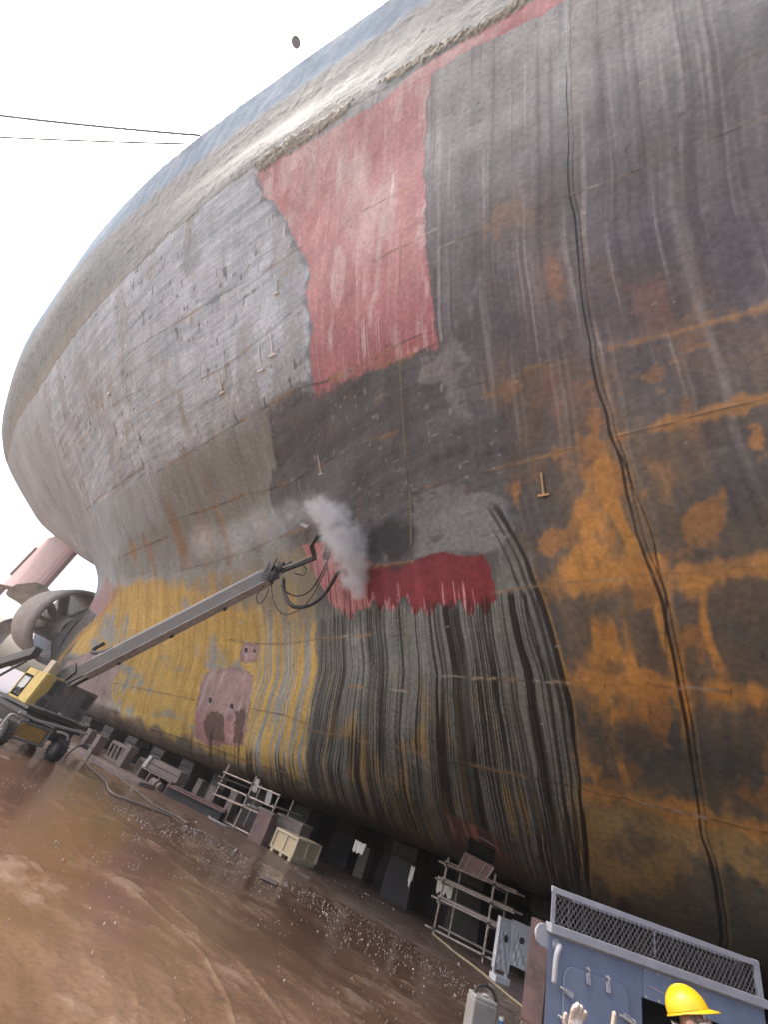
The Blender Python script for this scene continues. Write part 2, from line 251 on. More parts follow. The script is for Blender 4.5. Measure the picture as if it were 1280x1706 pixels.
    for k,wdn,s in (('seamE',.16,.9),('seamF',.12,.9),('seamG',.10,.8),('seamD',.10,.6),('seamC',.06,.35)):
        d=ldist(LINES[k],X,Z)+(vn(XS*5,Gh*.4,47)-.5)*.16+(vn(XS*14,Gh*.8,48)-.5)*.08+(fbm(X*1.5,Gh*.5,49,3)-.42)*.35
        lay((.54,.27,.075),ss(wdn+.05,wdn-.05,d)*s*ss(-1.75,-1.4,X)*(.7+.3*st2))
    for x0_,z0_,z1_,w_ in ((-.05,6.3,4.6,.07),(.55,6.3,5.3,.07),(-.72,5.6,4.3,.13),(-1.15,4.9,3.9,.08),(1.25,5.2,4.3,.05),(-.3,8.2,6.6,.16)):
        d=np.abs(XF-x0_-.28+.05*np.sin(Gh*3))-w_*(.4+.9*vn(Gh*1.3,Gh*0+x0_*9,46)); lay((.55,.275,.07),ss(.03,-.03,d+(fine-.5)*.06)*ss(z1_-.1,z1_+.4,Z)*ss(z0_+.1,z0_-.1,Z)*.85)
    lay((.42,.20,.06),ss(.60,.68,fbm(X*1.3+9,Gh*1.1,53,5)+.12*(st-.5))*ss(11,8,Z)*ss(2.4,5,Z)*mid_r*.6)
    lay((.078,.096,.098),ss(.52,.72,fbm(X*1.1+3,Gh*.9,54,4))*ss(7.5,5.5,Z)*ss(3.6,4.2,Z)*mid_r*.8)
    # --- stern: cleaned pale steel-grey with brush strokes along the ship
    aft=ss(-10.2,-12.5,X)
    lay((.36,.40,.41),aft*ss(7,8.5,Z)); lay((.24,.25,.25),aft*ss(.55,.8,vn(XW*1.3,Gh*.35,58)*.5+fbm(X*.5,Gh*.7,59,4)*.5)*.5); 
    d=P('clean',2); c=ss(-.06,.06,d)
    cl=np.stack([.435+.20*(hz-.5)+.20*(hz2-.5)+.08*(hz3-.5),.49+.20*(hz-.5)+.20*(hz2-.5)+.08*(hz3-.5),.525+.20*(hz-.5)+.20*(hz2-.5)+.08*(hz3-.5)],-1)
    cl*=(.82+.36*med[...,None]); cl*=np.interp(X,[-30,-12],[.9,1])[...,None]
    m=c[...,None]; col[...]=col*(1-m)+cl*m
    lay((.21,.225,.24),c*ss(.58,.85,hz*.55+hz2*.3+.15*med)*.65*ss(-26,-14,X)); lay((.26,.255,.24),c*ss(.6,.8,vn(XS*2.2,Gh*.5,60))*.45)
    # a scalloped darker fringe against the red primer
    sc=d<.55
    e=d-.26+.20*np.abs(np.sin(Gh*4.4+1.2*vn(X*1,Gh*1.5,61)))
    lay((.15,.16,.175),c*ss(.10,-.12,e)*ss(-13.2,-11.6,X)*.9)
    for sd,cc,th in ((62,(.10,.10,.10),.83),(63,(.6,.6,.58),.85),(64,(.30,.24,.13),.9)):
        lay(cc,c*ss(th,th+.05,vn(X*6.5,Gh*4.6,sd))*ss(.35,.6,vn(X*.5,Gh*.5,sd+20))*.8)
    lay((.6,.6,.58),aft*ss(.9,.95,vn(X*4.5,Gh*9,66))*.55*ss(9,12,Z))
    lay((.30,.235,.13),c*ss(.66,.8,fbm(X*.9,Gh*.9,67,4))*.5)
    # --- the dirty belt under it
    d=P('beige'); m=ss(-.25,.25,d)
    lay((.27,.285,.255),m*.85); lay((.34,.215,.13),m*ss(.55,.75,vn(XW*1.6,Gh*.3,71)*.5+fbm(X*1.1,Gh*.6,72,4)*.5)*.75)
    lay((.33,.33,.31),m*ss(.55,.75,fbm(X*.9+5,Gh*.9,73,4))*.5)
    # --- washed dark belt amidships, strokes along the ship
    d=P('mid',1); m=ss(-.10,.10,d)
    dk=.120+.05*(hz-.5)+.02*(hz2-.5)+.07*(med-.5)+.02*(st-.5)
    q=m[...,None]; col[...]=col*(1-q)+np.stack([dk,dk*1.02,dk*1.05],-1)*q
    lay((.045,.046,.05),m*ss(.60,.80,hz*.35+fbm(X*.55,Gh*1.6,76,4)*.65)*.50)
    lay((.36,.36,.36),m*ss(.88,.93,vn(X*5,Gh*8,77))*.45)
    lay((.20,.14,.10),m*ss(.72,.82,fbm(X*2,Gh*2,78,3))*.35)
    for k in ('lobeA','lobeB'):
        d=P(k,2); m=ss(-.05,.05,d+.05*np.sin(Gh*9))
        lay((.215,.215,.21),m*(.75+.25*hz)); lay((.07,.07,.07),m*ss(.60,.72,fbm(X*1.4,Gh*4.5,79,4))*.6)
    # --- the red primer
    for k in ('pink','pinkstrip'):
        d=P(k,2); m=ss(-.015,.02,d)
        low=ss(13.8,10.8,Z)
        c0=np.stack([.47-.06*low,.235-.07*low,.22-.045*low],-1)*(.84+.32*med[...,None])
        q=m[...,None]; col[...]=col*(1-q)+c0*q
        lay((.56,.40,.365),m*ss(.45,.8,fbm(XW*1.2,Gh*.5,81,4))*ss(11,14.5,Z)*.9)
        lay((.58,.47,.44),m*ss(.56,.72,fbm(XW*2.2,Gh*.6,82,5))*.65); lay((.54,.36,.34),m*ss(.60,.85,vn(XW*8,Gh*.25,80)*.6+vn(XW*20,Gh*.4,86)*.4)*.6)
        lay((.34,.09,.08),m*ss(.62,.8,fbm(X*1.1+4,Gh*1.3,84,4))*.5)
        lay((.66,.58,.55),m*ss(.86,.94,vn(XW*26,Gh*.5,87))*ss(.4,.7,vn(XW*2.4,Gh*.6,83))*.7)
        lay((.40,.12,.12),m*ss(.09,.0,d)*.35*ss(11.2,12.5,Z))
        if k=='pink': lay((.12,.11,.115),(1-m)*ss(-.08,0,d)*.6*ss(-6,-5,X))
    # teeth at its lower aft corner
    d=sdist(POLY['pink'],fx,Z); lay((.44,.2,.19),ss(-.3,0.,d-.35*vn(XS*6,Gh*.1,85))*ss(-6.2,-7.2,X)*(Z<11.2)*(d<0)*.8)
    # --- barnacle belt and the blue topside
    bz=Z+(fbm(X*.7,Gh*.7,91,3)-.5)*.25
    b=ss(17.93,18.0,bz+(vn(X*7,Gh*7,92)-.5)*.05); 
    sp=vn(X*9,Gh*9,93); sp2=vn(X*17,Gh*17,94)
    lay((.19,.21,.195),b); 
    belt=ss(.35,.75,fbm(X*.55,Gh*2.6,95,4))
    sp3=vn(X*4.2,Gh*5.5,98)*.6+vn(X*2.1,Gh*6,99)*.4; lay((.065,.07,.058),b*ss(.47,.56,sp*.45+sp3*.55)*(.25+.75*belt)*.95); lay((.10,.105,.09),b*ss(.62,.7,sp2)*.6)
    lay((.28,.295,.28),b*ss(.58,.75,sp2*.6+fine*.4)*.4)
    brn=ss(-15,-30,X)
    lay((.27,.23,.165),b*ss(18.9,18.1,Z)*brn*.85)
    hgt+=b*(sp*.014+sp2*.012)*(.4+.6*belt)
    blue=ss(21.8,22.4,Z+(fbm(X*1.1,Gh*1.1,96,4)-.5)*.5)
    bf=ss(-2,-9,X)
    bc=np.stack([.13-.06*bf,.185-.015*bf,.215+.055*bf],-1)*(.85+.3*med[...,None])
    q=blue[...,None]; col[...]=col*(1-q)+bc*q; hgt*=(1-blue)
    lay((.24,.30,.34),blue*ss(.6,.85,vn(XS*3,Gh*.4,97)*.6+fine*.4)*.6)
    for k in ('crustA','crustB'):
        d=P(k,2); m=ss(-.05,.06,d+(sp-.5)*.12)
        lay((.24,.20,.13),m*.95); lay((.09,.08,.05),m*ss(.5,.65,sp2)*.8); hgt+=m*(.012+.022*sp+.02*sp2)
    low=ss(.05,.0,np.abs(bz-17.98))*ss(-11.0,-12.5,X); lay((.16,.135,.085),low*.8); hgt+=low*.03*sp
    # --- yellow undercoat at the foot of the stern
    d=P('ochre'); m=ss(-.3,.25,d); lay((.34,.29,.18),m*.75); lay((.47,.32,.11),m*ss(.5,.72,vn(XW*2.2,Gh*.3,101)*.5+big*.5)*.8)
    d=P('yellow'); m=ss(-.42,.22,d+(vn(XW*3,Gh*.3,102)-.5)*.35)
    lay((.30,.305,.275),m)
    ye=fbm(X*.35,Gh*.9,103,5)*.62+vn(XW*2.6,Gh*.2,104)*.20+vn(X*.22,Gh*1.5,89)*.18
    front=ss(-14.4,-13.2,X)
    ym=ss(.31,.49,ye+.04*(Z<4.7)+.06*np.exp(-((Z-5.9)/.3)**2))*(1-front)+front*ss(.42,.56,vn(XW*4.2,Gh*.18,56)*.45+vn(XW*10,Gh*.3,57)*.55)
    lay((.58,.385,.10),m*ym*.95); lay((.42,.25,.06),m*ym*ss(.5,.8,st2)*.5)
    lay((.58,.5,.30),m*ss(.82,.92,st3)*front*.6)
    d=P('palepink'); m=ss(-.2,.15,d); lay((.36,.27,.245),m*.9); lay((.22,.15,.12),m*ss(.6,.75,fbm(XS*2,Gh*.8,105,4))*.5)
    d=P('sternpink',2); lay((.42,.27,.25),ss(-.05,.05,d)*.85)
    # the skirt under the yellow: brown, stronger towards the keel
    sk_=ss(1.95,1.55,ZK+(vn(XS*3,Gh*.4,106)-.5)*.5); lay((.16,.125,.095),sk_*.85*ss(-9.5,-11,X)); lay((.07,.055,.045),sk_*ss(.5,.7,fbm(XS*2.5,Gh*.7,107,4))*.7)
    # sea chest patch
    for k in ('chest','chestsm'):
        d=P(k,2); m=ss(-.03,.05,d); lay((.40,.27,.25),m); lay((.52,.42,.39),m*ss(.5,.7,vn(XW*5,Gh*.4,45))*.6); lay((.26,.17,.15),m*ss(.6,.75,fbm(XS*4,Gh*1.4,108,4))*.8)
        lay((.22,.15,.13),m*ss(.16,.02,d)*.5)
    lay((.42,.17,.16),P('chest',2).clip(-1,1).__gt__(0)*ss(3.6,2.6,Z)*.55)
    for k in ('brownA','brownB'):
        d=P(k,2); m=ss(-.04,.05,d+(fine-.5)*.25); lay((.135,.085,.07),m*.95)
    for (hx,hz_),r in zip(HO,(.13,.12,.11,.075)):
        d=np.hypot(X-hx,(Z-hz_)*1.15); m=ss(r+.02,r-.02,d); lay((.05,.05,.045),m); hgt-=m*.10; lay((.5,.45,.42),ss(.03,.0,np.abs(d-r-.02))*.7)
    # --- the strip the machine is washing: grey, with dark runs from its lower edge
    d=P('drip',2); dz=ss(-.10,.10,d+(st3-.5)*.15)*ss(7.9,6.6,Z+(vn(XS*4,Gh*0,111)-.5)*.8*(X>-5))
    lay((.20,.212,.19),dz*.92); lay((.115,.125,.11),dz*ss(.42,.75,fbm(XS*1.2,Gh*.6,110,4))*.65); lay((.30,.31,.29),dz*ss(.62,.8,fbm(X*1.4,Gh*1.2,109,4))*.5); lay((.38,.26,.09),dz*ss(.50,.64,fbm(X*1.2+3,Gh*1.1,112,4)*.6+st2*.4)*ss(5.4,3.8,Z)*.65); lay((.14,.125,.10),dz*ss(3.4,2.2,Z+(st-.5)*.8)*.5)  # last layer: brown low down, mostly shade painted into the colour
    lay((.40,.26,.09),dz*ss(.74,.82,st2)*ss(4.2,2.6,Z)*.6)
    # edges of the two red panels run down in teeth
    tooth=np.abs(np.sin(XS*6.3+2*vn(XS*2,Gh*0,112)))*.16-.08+(vn(XS*5,Gh*0,113)-.5)*.22+(vn(XS*31,Gh*0,114)-.5)*.14*ss(-4,-6,X)
    for k,c1,up in (('redpink',(.50,.215,.205),1),('red',(.185,.03,.034),0)):
        dd=sdist(POLY[k],fx,Z+tooth*ss(7.0,6.4,Z)); m=ss(-.012,.012,dd)
        lay(c1,m); 
        if up: lay((.10,.025,.025),m*ss(.60,.70,vn(XS*40,Gh*.2,88)*.55+vn(XS*18,Gh*.2,115)*.45)*.85); lay((.60,.36,.34),m*ss(.55,.8,st2)*.4)
        else:
            lay((.24,.04,.045),m*ss(.4,.7,st)*.5); lay((.11,.018,.022),m*ss(7.0,7.3,Z)*.5)
            run=ss(.66,.74,vn(XS*17,Gh*.1,116)*.6+vn(XS*42,Gh*.1,117)*.4)
            top=6.10+.75*vn(XS*11,Gh*0,118)
            lay((.56,.27,.27),m*run*ss(0,-.06,Z-top)*.95)
            wetm[...]=np.maximum(wetm,m)
    # dark runs
    dens=.26*(vn(XF*1.3,Gh*.22,123)-.5)+.10*(vn(XS*5,Gh*1.2,120)-.5)+.02
    fA=vn(XS*12+.6*vn(XS*2,Gh*.8,119),Gh*.05,121); fB=vn(XS*36,Gh*.11,122); fC=vn(XS*52,Gh*.25,128)
    run=np.maximum(ss(.755,.82,fA+dens)*(.75+.25*ss(.2,.5,fB)),np.maximum(ss(.63,.71,fB+dens)*.95,ss(.70,.78,fC+dens)*.75))*(.72+.28*ss(.25,.6,vn(XS*9,Gh*.6,129)))*dz*ss(-.10,.05,6.35-Z+tooth*.3+.9*(X<-5)*ss(.5,.9,st3))
    lay((.016,.014,.012),run*.95); wetm[...]=np.maximum(wetm,run*.8)
    run2=ss(.80,.85,vn(XS*55,Gh*.12,124))*dz*ss(6.4,6.2,Z); lay((.04,.035,.03),run2*.85)
    # runs below the yellow and the chest
    r3=ss(.60,.68,vn(XS*13,Gh*.1,125)*.6+vn(XS*31,Gh*.15,126)*.4)*ss(2.5,1.9,ZK+(vn(XS*9,Gh*0,127)-.5)*.9)*ss(-9.6,-10.2,X)*ss(-20,-17,X)
    lay((.035,.028,.022),r3*.85)
    # dark wet patch and the long weeps
    d=P('darkwet'); m=ss(-.22,.18,d+(hz-.5)*.3); lay((.030,.031,.035),m*.88); wetm[...]=np.maximum(wetm,m*.7)
    def weep(L,w0,w1,c,a):
        p=np.array(L); zs=p[:,1]; o=np.argsort(zs); xc=np.interp(Z,zs[o],p[o,0])+wob*.8+(vn(Gh*1.7,Gh*0+5,131)-.5)*.05
        wd=np.interp(Z,[zs.min(),zs.max()],[w0,w1])*(.55+.9*vn(Gh*1.1,Gh*0+2,132)); inz=ss(zs.max()+.1,zs.max()-.3,Z)*ss(zs.min()-1.,zs.min(),Z)
        m=ss(wd,wd*.45,np.abs(X-xc))*inz; lay(c,m*a); return m
    m=weep(DL,.036,.012,(.018,.016,.014),.95); wetm[...]=np.maximum(wetm,m*.6)
    lay((.45,.44,.42),m*ss(15,16.2,Z)); m=weep([(a+.05+.05*vn(np.array(b*.6),np.array(.5),7),b) for a,b in DL2],.022,.02,(.02,.018,.016),.9)
    weep([(a+.085,b) for a,b in DL],.016,.006,(.02,.018,.016),.8); weep([(a+.13,b) for a,b in DL],.02,.01,(.34,.22,.09),.4)
    m=weep(DK,.05,.085,(.022,.02,.018),.95); weep([(a-.16,b) for a,b in DK],.05,.05,(.03,.027,.023),.8); weep([(a-.34,b) for a,b in DK[2:]],.03,.045,(.03,.027,.023),.8); weep([(a+.08,b) for a,b in DK[4:]],.02,.03,(.40,.23,.06),.6)
    # the pit around the open sea chest low on the side
    d=P('bilgepink',1); m=ss(-.05,.08,d); lay((.13,.075,.065),m*.9); lay((.40,.17,.15),m*ss(.60,.68,st2)*ss(2.1,2.4,Z)*.9)
    # foot of the hull: bilge shade painted in with grime as a black band
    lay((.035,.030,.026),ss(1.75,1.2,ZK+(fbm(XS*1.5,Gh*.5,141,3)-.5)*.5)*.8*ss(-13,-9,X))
    # --- seams and butts
    for k,L in LINES.items():
        d=ldist(L,X,Z+(vn(X*3,Gh*3,151)-.5)*.02); aft_=np.interp(np.mean([a for a,_ in L]),[-40,-10,0],[3.6,2.0,1.])
        core=ss(.012*aft_,.003*aft_,d)*(.35+.65*ss(.25,.6,vn(X*1.1,Gh*1.1,150))); halo=ss(.07*aft_,.0,d)
        if k=='sternline': lay((.46,.25,.07),ss(.5,.05,d)*.8); continue
        if k.startswith('butt'):
            lay((.06,.05,.04),core*.6*(.4+.6*ss(.3,.6,vn(X*2,Gh*2,152)))); lay((.34,.26,.12),ss(.03*aft_,0,d)*ss(.5,.75,vn(X*2,Gh*1.3,153))*.5)
        else:
            rs=ss(.45,.65,vn(X*1.6,Gh*1.6,154))
            lay((.06,.055,.05),core*.75); hi=.35 if k in ('seamA','seamB') else 1.; lay((.36,.22,.10),ss(.012*aft_,.0,np.abs(d-.010))*rs*.5*hi); lay((.34,.2,.08),halo*rs*.16*hi)
            lay((.5,.46,.4),ss(.008*aft_,.002,np.abs(d-.008))*ss(.70,.8,vn(X*1.3+7,Gh*2,155))*.45)
        hgt+=core*.008
    # single plates differ a little in tone
    pxi=np.floor(X/5.7+.37+.5*np.floor(Gh/2.7)); mul(.90+.20*vn(pxi*1.7+.5,np.floor(Gh/2.7)*1.3+.5,164))
    hgt+=.006*np.cos(X*7.4)*np.cos(Gh*2.3)*ss(.35,.6,big)+(fbm(X*.7,Gh*.7,165,3)-.5)*.05
    # scratches and knocks
    lay((.50,.49,.46),ss(.965,.985,vn(X*3.1+Gh*1.4,Gh*26,166))*ss(.5,.7,vn(X*.9,Gh*.9,167))*.45)
    lay((.05,.045,.042),ss(.93,.97,vn(X*11,Gh*7,168))*ss(.5,.75,vn(X*1.1,Gh*1.1,169))*.55)
    # fine wear over everything
    mul(.82+.36*fbm(X*14,Gh*14,161,4)); mul(.78+.44*fbm(XF*2.5,Gh*1.0,163,4))
    rough=.66-.14*wetm+.10*(fine-.5)
    return np.clip(col,.004,.9),np.clip(rough,.15,.95),hgt

# --- materials ---------------------------------------------------------------
def mat(name,c1,c2=None,rough=.6,metal=0.,scale=6.,bump=.0,bscale=40.,dirt=None,dscale=2.,dth=(.5,.7),spec=.5,stretch=(1,1,1)):
    m=bpy.data.materials.new(name); m.use_nodes=True; nt=m.node_tree; N=nt.nodes; L=nt.links; b=N['Principled BSDF']
    b.inputs['Metallic'].default_value=metal; b.inputs['Specular IOR Level'].default_value=spec
    tc=N.new('ShaderNodeTexCoord'); mp=N.new('ShaderNodeMapping'); mp.inputs['Scale'].default_value=stretch; L.new(tc.outputs['Object'],mp.inputs[0])
    n=N.new('ShaderNodeTexNoise'); n.inputs['Scale'].default_value=scale; n.inputs['Detail'].default_value=6; n.inputs['Roughness'].default_value=.62; L.new(mp.outputs[0],n.inputs['Vector'])
    r=N.new('ShaderNodeValToRGB'); r.color_ramp.elements[0].position=.3; r.color_ramp.elements[1].position=.7
    c2=c2 or tuple(v*.7 for v in c1); r.color_ramp.elements[0].color=(*c2,1); r.color_ramp.elements[1].color=(*c1,1); L.new(n.outputs[0],r.inputs[0]); out=r.outputs[0]
    if dirt:
        n2=N.new('ShaderNodeTexNoise'); n2.inputs['Scale'].default_value=dscale; n2.inputs['Detail'].default_value=8; n2.inputs['Roughness'].default_value=.7; L.new(mp.outputs[0],n2.inputs['Vector'])
        r2=N.new('ShaderNodeValToRGB'); r2.color_ramp.elements[0].position=dth[0]; r2.color_ramp.elements[1].position=dth[1]; L.new(n2.outputs[0],r2.inputs[0])
        mx=N.new('ShaderNodeMix'); mx.data_type='RGBA'; L.new(r2.outputs[0],mx.inputs[0]); L.new(out,mx.inputs[6]); mx.inputs[7].default_value=(*dirt,1); out=mx.outputs[2]
    L.new(out,b.inputs['Base Color'])
    mr=N.new('ShaderNodeMapRange'); mr.inputs[3].default_value=max(.05,rough-.12); mr.inputs[4].default_value=min(1,rough+.12); L.new(n.outputs[0],mr.inputs[0]); L.new(mr.outputs[0],b.inputs['Roughness'])
    if bump:
        n3=N.new('ShaderNodeTexNoise'); n3.inputs['Scale'].default_value=bscale; n3.inputs['Detail'].default_value=4; L.new(mp.outputs[0],n3.inputs['Vector'])
        bp=N.new('ShaderNodeBump'); bp.inputs['Strength'].default_value=bump; bp.inputs['Distance'].default_value=.02; L.new(n3.outputs[0],bp.inputs['Height']); L.new(bp.outputs[0],b.inputs['Normal'])
    return m
def hull_mat():
    m=bpy.data.materials.new('painted_plate'); m.use_nodes=True; nt=m.node_tree; N=nt.nodes; L=nt.links; b=N['Principled BSDF']
    at=N.new('ShaderNodeAttribute'); at.attribute_name='paint'; ag=N.new('ShaderNodeAttribute'); ag.attribute_name='gloss'
    tc=N.new('ShaderNodeTexCoord'); n=N.new('ShaderNodeTexNoise'); n.inputs['Scale'].default_value=9; n.inputs['Detail'].default_value=9; n.inputs['Roughness'].default_value=.7; L.new(tc.outputs['Object'],n.inputs['Vector'])
    mr=N.new('ShaderNodeMapRange'); mr.inputs[1].default_value=.25; mr.inputs[2].default_value=.75; mr.inputs[3].default_value=.70; mr.inputs[4].default_value=1.30; L.new(n.outputs[0],mr.inputs[0])
    vm=N.new('ShaderNodeVectorMath'); vm.operation='SCALE'; L.new(at.outputs['Color'],vm.inputs[0]); L.new(mr.outputs[0],vm.inputs['Scale']); L.new(vm.outputs[0],b.inputs['Base Color'])
    L.new(ag.outputs['Fac'],b.inputs['Roughness']); b.inputs['Specular IOR Level'].default_value=.25
    n2=N.new('ShaderNodeTexNoise'); n2.inputs['Scale'].default_value=1.1; n2.inputs['Detail'].default_value=7; n2.inputs['Roughness'].default_value=.6; L.new(tc.outputs['Object'],n2.inputs['Vector'])
    bp=N.new('ShaderNodeBump'); bp.inputs['Strength'].default_value=.22; bp.inputs['Distance'].default_value=.05; L.new(n2.outputs[0],bp.inputs['Height']); L.new(bp.outputs[0],b.inputs['Normal'])
    return m

# --- the ship ---------------------------------------------------------------
def np_mesh(name,P,faces,smooth=True):
    me=bpy.data.meshes.new(name); nv=len(P); nf=len(faces)
    me.vertices.add(nv); me.vertices.foreach_set('co',np.ascontiguousarray(P,np.float32).ravel())
    me.loops.add(nf*4); me.loops.foreach_set('vertex_index',np.ascontiguousarray(faces,np.int32).ravel())
    me.polygons.add(nf); me.polygons.foreach_set('loop_start',np.arange(0,nf*4,4,dtype=np.int32))
    me.update(calc_edges=True); me.validate()
    if smooth: me.polygons.foreach_set('use_smooth',np.ones(nf,bool))
    return me
def grid_faces(nu,nv,flip=False):
    i=np.arange(nu*nv).reshape(nu,nv)
    q=np.stack([i[:-1,:-1],i[1:,:-1],i[1:,1:],i[:-1,1:]],-1).reshape(-1,4)
    return q[:,::-1] if flip else q
DENS=.85
def seg(a,b,n): return np.linspace(a,b,max(4,int(n*DENS)),endpoint=False)
uq=np.concatenate([seg(-25,-1.9,50),seg(-1.9,5.14,660),seg(5.14,13.25,460),seg(13.25,21.8,240),seg(21.8,36,170),seg(36,57,150),[57.]])
vq=np.linspace(0,HV[-1],int(900*DENS))
HP=hull_grid(uq,vq)
ref=hull_grid(np.array([5.14]),vq)[0]; gir=np.concatenate([[0],np.cumsum(np.linalg.norm(np.diff(ref,axis=0),axis=1))])
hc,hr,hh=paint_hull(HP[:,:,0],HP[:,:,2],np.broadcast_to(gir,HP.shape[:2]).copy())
du=np.gradient(HP,axis=0); dvv=np.gradient(HP,axis=1); nn=np.cross(du,dvv); nn/=np.linalg.norm(nn,axis=2,keepdims=True)+1e-9
sgn=np.sign((nn*np.array([0,-1,-.3])).sum(2,keepdims=True)); sgn[sgn==0]=1
HPd=HP+nn*sgn*hh[...,None]
flip=float(np.median(sgn))<0
me=np_mesh('hull_plating',HPd.reshape(-1,3),grid_faces(*HP.shape[:2],flip=flip))
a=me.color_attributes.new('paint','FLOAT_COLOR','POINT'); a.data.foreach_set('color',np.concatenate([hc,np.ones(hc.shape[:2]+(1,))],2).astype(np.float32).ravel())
a=me.attributes.new('gloss','FLOAT','POINT'); a.data.foreach_set('value',hr.astype(np.float32).ravel())

# --- mesh kit ----------------------------------------------------------------
V3=Vector
class MB:
    """collects simple shapes and links them as one mesh object (coordinates in metres, world space)"""
    def __init__(s): s.v=[]; s.f=[]
    def add(s,vs,fs):
        o=len(s.v); s.v+=[tuple(v) for v in vs]; s.f+=[tuple(i+o for i in f) for f in fs]; return s
    def box(s,c,d,R=None):
        c=V3(c); h=V3(d)/2; vs=[]
        for x in (-1,1):
            for y in (-1,1):
                for z in (-1,1):
                    p=V3((x*h.x,y*h.y,z*h.z)); vs.append(c+(R@p if R else p))
        return s.add(vs,[(0,1,3,2),(4,6,7,5),(0,4,5,1),(2,3,7,6),(0,2,6,4),(1,5,7,3)])
    def bar(s,a,b,w,h,up=(0,0,1)):
        a=V3(a); b=V3(b); d=(b-a).normalized(); u=V3(up); sd=d.cross(u)
        if sd.length<1e-4: sd=d.cross(V3((1,0,0)))
        sd.normalize(); u=sd.cross(d).normalized()
        return s.add([a-sd*w/2-u*h/2,a+sd*w/2-u*h/2,a+sd*w/2+u*h/2,a-sd*w/2+u*h/2,b-sd*w/2-u*h/2,b+sd*w/2-u*h/2,b+sd*w/2+u*h/2,b-sd*w/2+u*h/2],
            [(3,2,1,0),(4,5,6,7),(0,1,5,4),(1,2,6,5),(2,3,7,6),(3,0,4,7)])
    def tube(s,pts,r,n=8,cap=True):
        pts=[V3(p) for p in pts]; rs=r if isinstance(r,(list,tuple)) else [r]*len(pts); o=len(s.v); prev=None
        for i,p in enumerate(pts):
            d=(pts[min(i+1,len(pts)-1)]-pts[max(i-1,0)]).normalized()
            if prev is None: a=d.orthogonal().normalized()
            else:
                a=(prev-d*prev.dot(d)); a=a.normalized() if a.length>1e-5 else d.orthogonal().normalized()
            prev=a; b=d.cross(a)
            for k in range(n):
                t=2*math.pi*k/n; s.v.append(tuple(p+(a*math.cos(t)+b*math.sin(t))*rs[i]))
        for i in range(len(pts)-1):
            for k in range(n):
                k2=(k+1)%n; s.f.append((o+i*n+k,o+i*n+k2,o+(i+1)*n+k2,o+(i+1)*n+k))
        if cap: s.f.append(tuple(o+k for k in range(n))[::-1]); s.f.append(tuple(o+(len(pts)-1)*n+k for k in range(n)))
        return s
    def prism(s,poly,ext):
        e=V3(ext); n=len(poly); p=[V3(q) for q in poly]
        return s.add(p+[q+e for q in p],[tuple(range(n))[::-1],tuple(range(n,2*n))]+[(i,(i+1)%n,n+(i+1)%n,n+i) for i in range(n)])
    def lathe(s,c,axis,prof,n=24):
        """prof: (distance along axis, radius) pairs"""
        ax=V3(axis).normalized(); a=ax.orthogonal().normalized(); b=ax.cross(a); c=V3(c); o=len(s.v); m=len(prof)
        for (h,r) in prof:
            for k in range(n):
                t=2*math.pi*k/n; s.v.append(tuple(c+ax*h+(a*math.cos(t)+b*math.sin(t))*r))
        for i in range(m-1):
            for k in range(n):
                k2=(k+1)%n; s.f.append((o+i*n+k,o+i*n+k2,o+(i+1)*n+k2,o+(i+1)*n+k))
        return s
    def build(s,name,m,parent=None,smooth=False,bevel=0):
        me=bpy.data.meshes.new(name); me.from_pydata(s.v,[],s.f); me.update()
        return link(name,me,m,parent,smooth,bevel)
def link(name,me,m,parent=None,smooth=False,bevel=0):
    o=bpy.data.objects.new(name,me); COL.objects.link(o)
    if m and not len(me.materials): me.materials.append(m)
    if smooth:
        for p in me.polygons: p.use_smooth=True
    if bevel:
        b=o.modifiers.new('edge','BEVEL'); b.width=bevel; b.segments=2; b.limit_method='ANGLE'
    if parent:
        top=parent
        while top.parent: top=top.parent
        o.parent=parent
        if parent.type=='EMPTY': o.matrix_parent_inverse=Matrix.Translation(parent.location).inverted()
    return o
def tag(o,label,cat,group=None,kind=None):
    if label: o['label']=label
    if cat: o['category']=cat
    if group: o['group']=group
    if kind: o['kind']=kind
    return o
def root(name,loc,label,cat,group=None):
    o=bpy.data.objects.new(name,None); COL.objects.link(o); o.location=loc; o.empty_display_size=.2
    return tag(o,label,cat,group)
def spline(pts,n=8):
    P=[V3(p) for p in pts]; out=[]
    for i in range(len(P)-1):
        a=P[max(i-1,0)];b=P[i];c=P[i+1];d=P[min(i+2,len(P)-1)]
        for k in range(n):
            t=k/n; out.append(.5*((2*b)+(c-a)*t+(2*a-5*b+4*c-d)*t*t+(3*b-3*c+d-a)*t**3))
    return out+[P[-1]]
def skinned(verts,edges,radii,levels=2,rootv=0):
    me=bpy.data.meshes.new('sk'); me.from_pydata(verts,edges,[]); o=bpy.data.objects.new('sk',me); COL.objects.link(o)
    md=o.modifiers.new('s','SKIN'); md.use_smooth_shade=True
    for i,r in enumerate(radii):
        sv=me.skin_vertices[0].data[i]; sv.radius=(r,r) if not isinstance(r,tuple) else r; sv.use_root=(i==rootv)
    sb=o.modifiers.new('b','SUBSURF'); sb.levels=levels; sb.render_levels=levels
    dg=bpy.context.evaluated_depsgraph_get(); dg.update()
    m2=bpy.data.meshes.new_from_object(o.evaluated_get(dg)); bpy.data.objects.remove(o); m2.materials.clear(); return m2

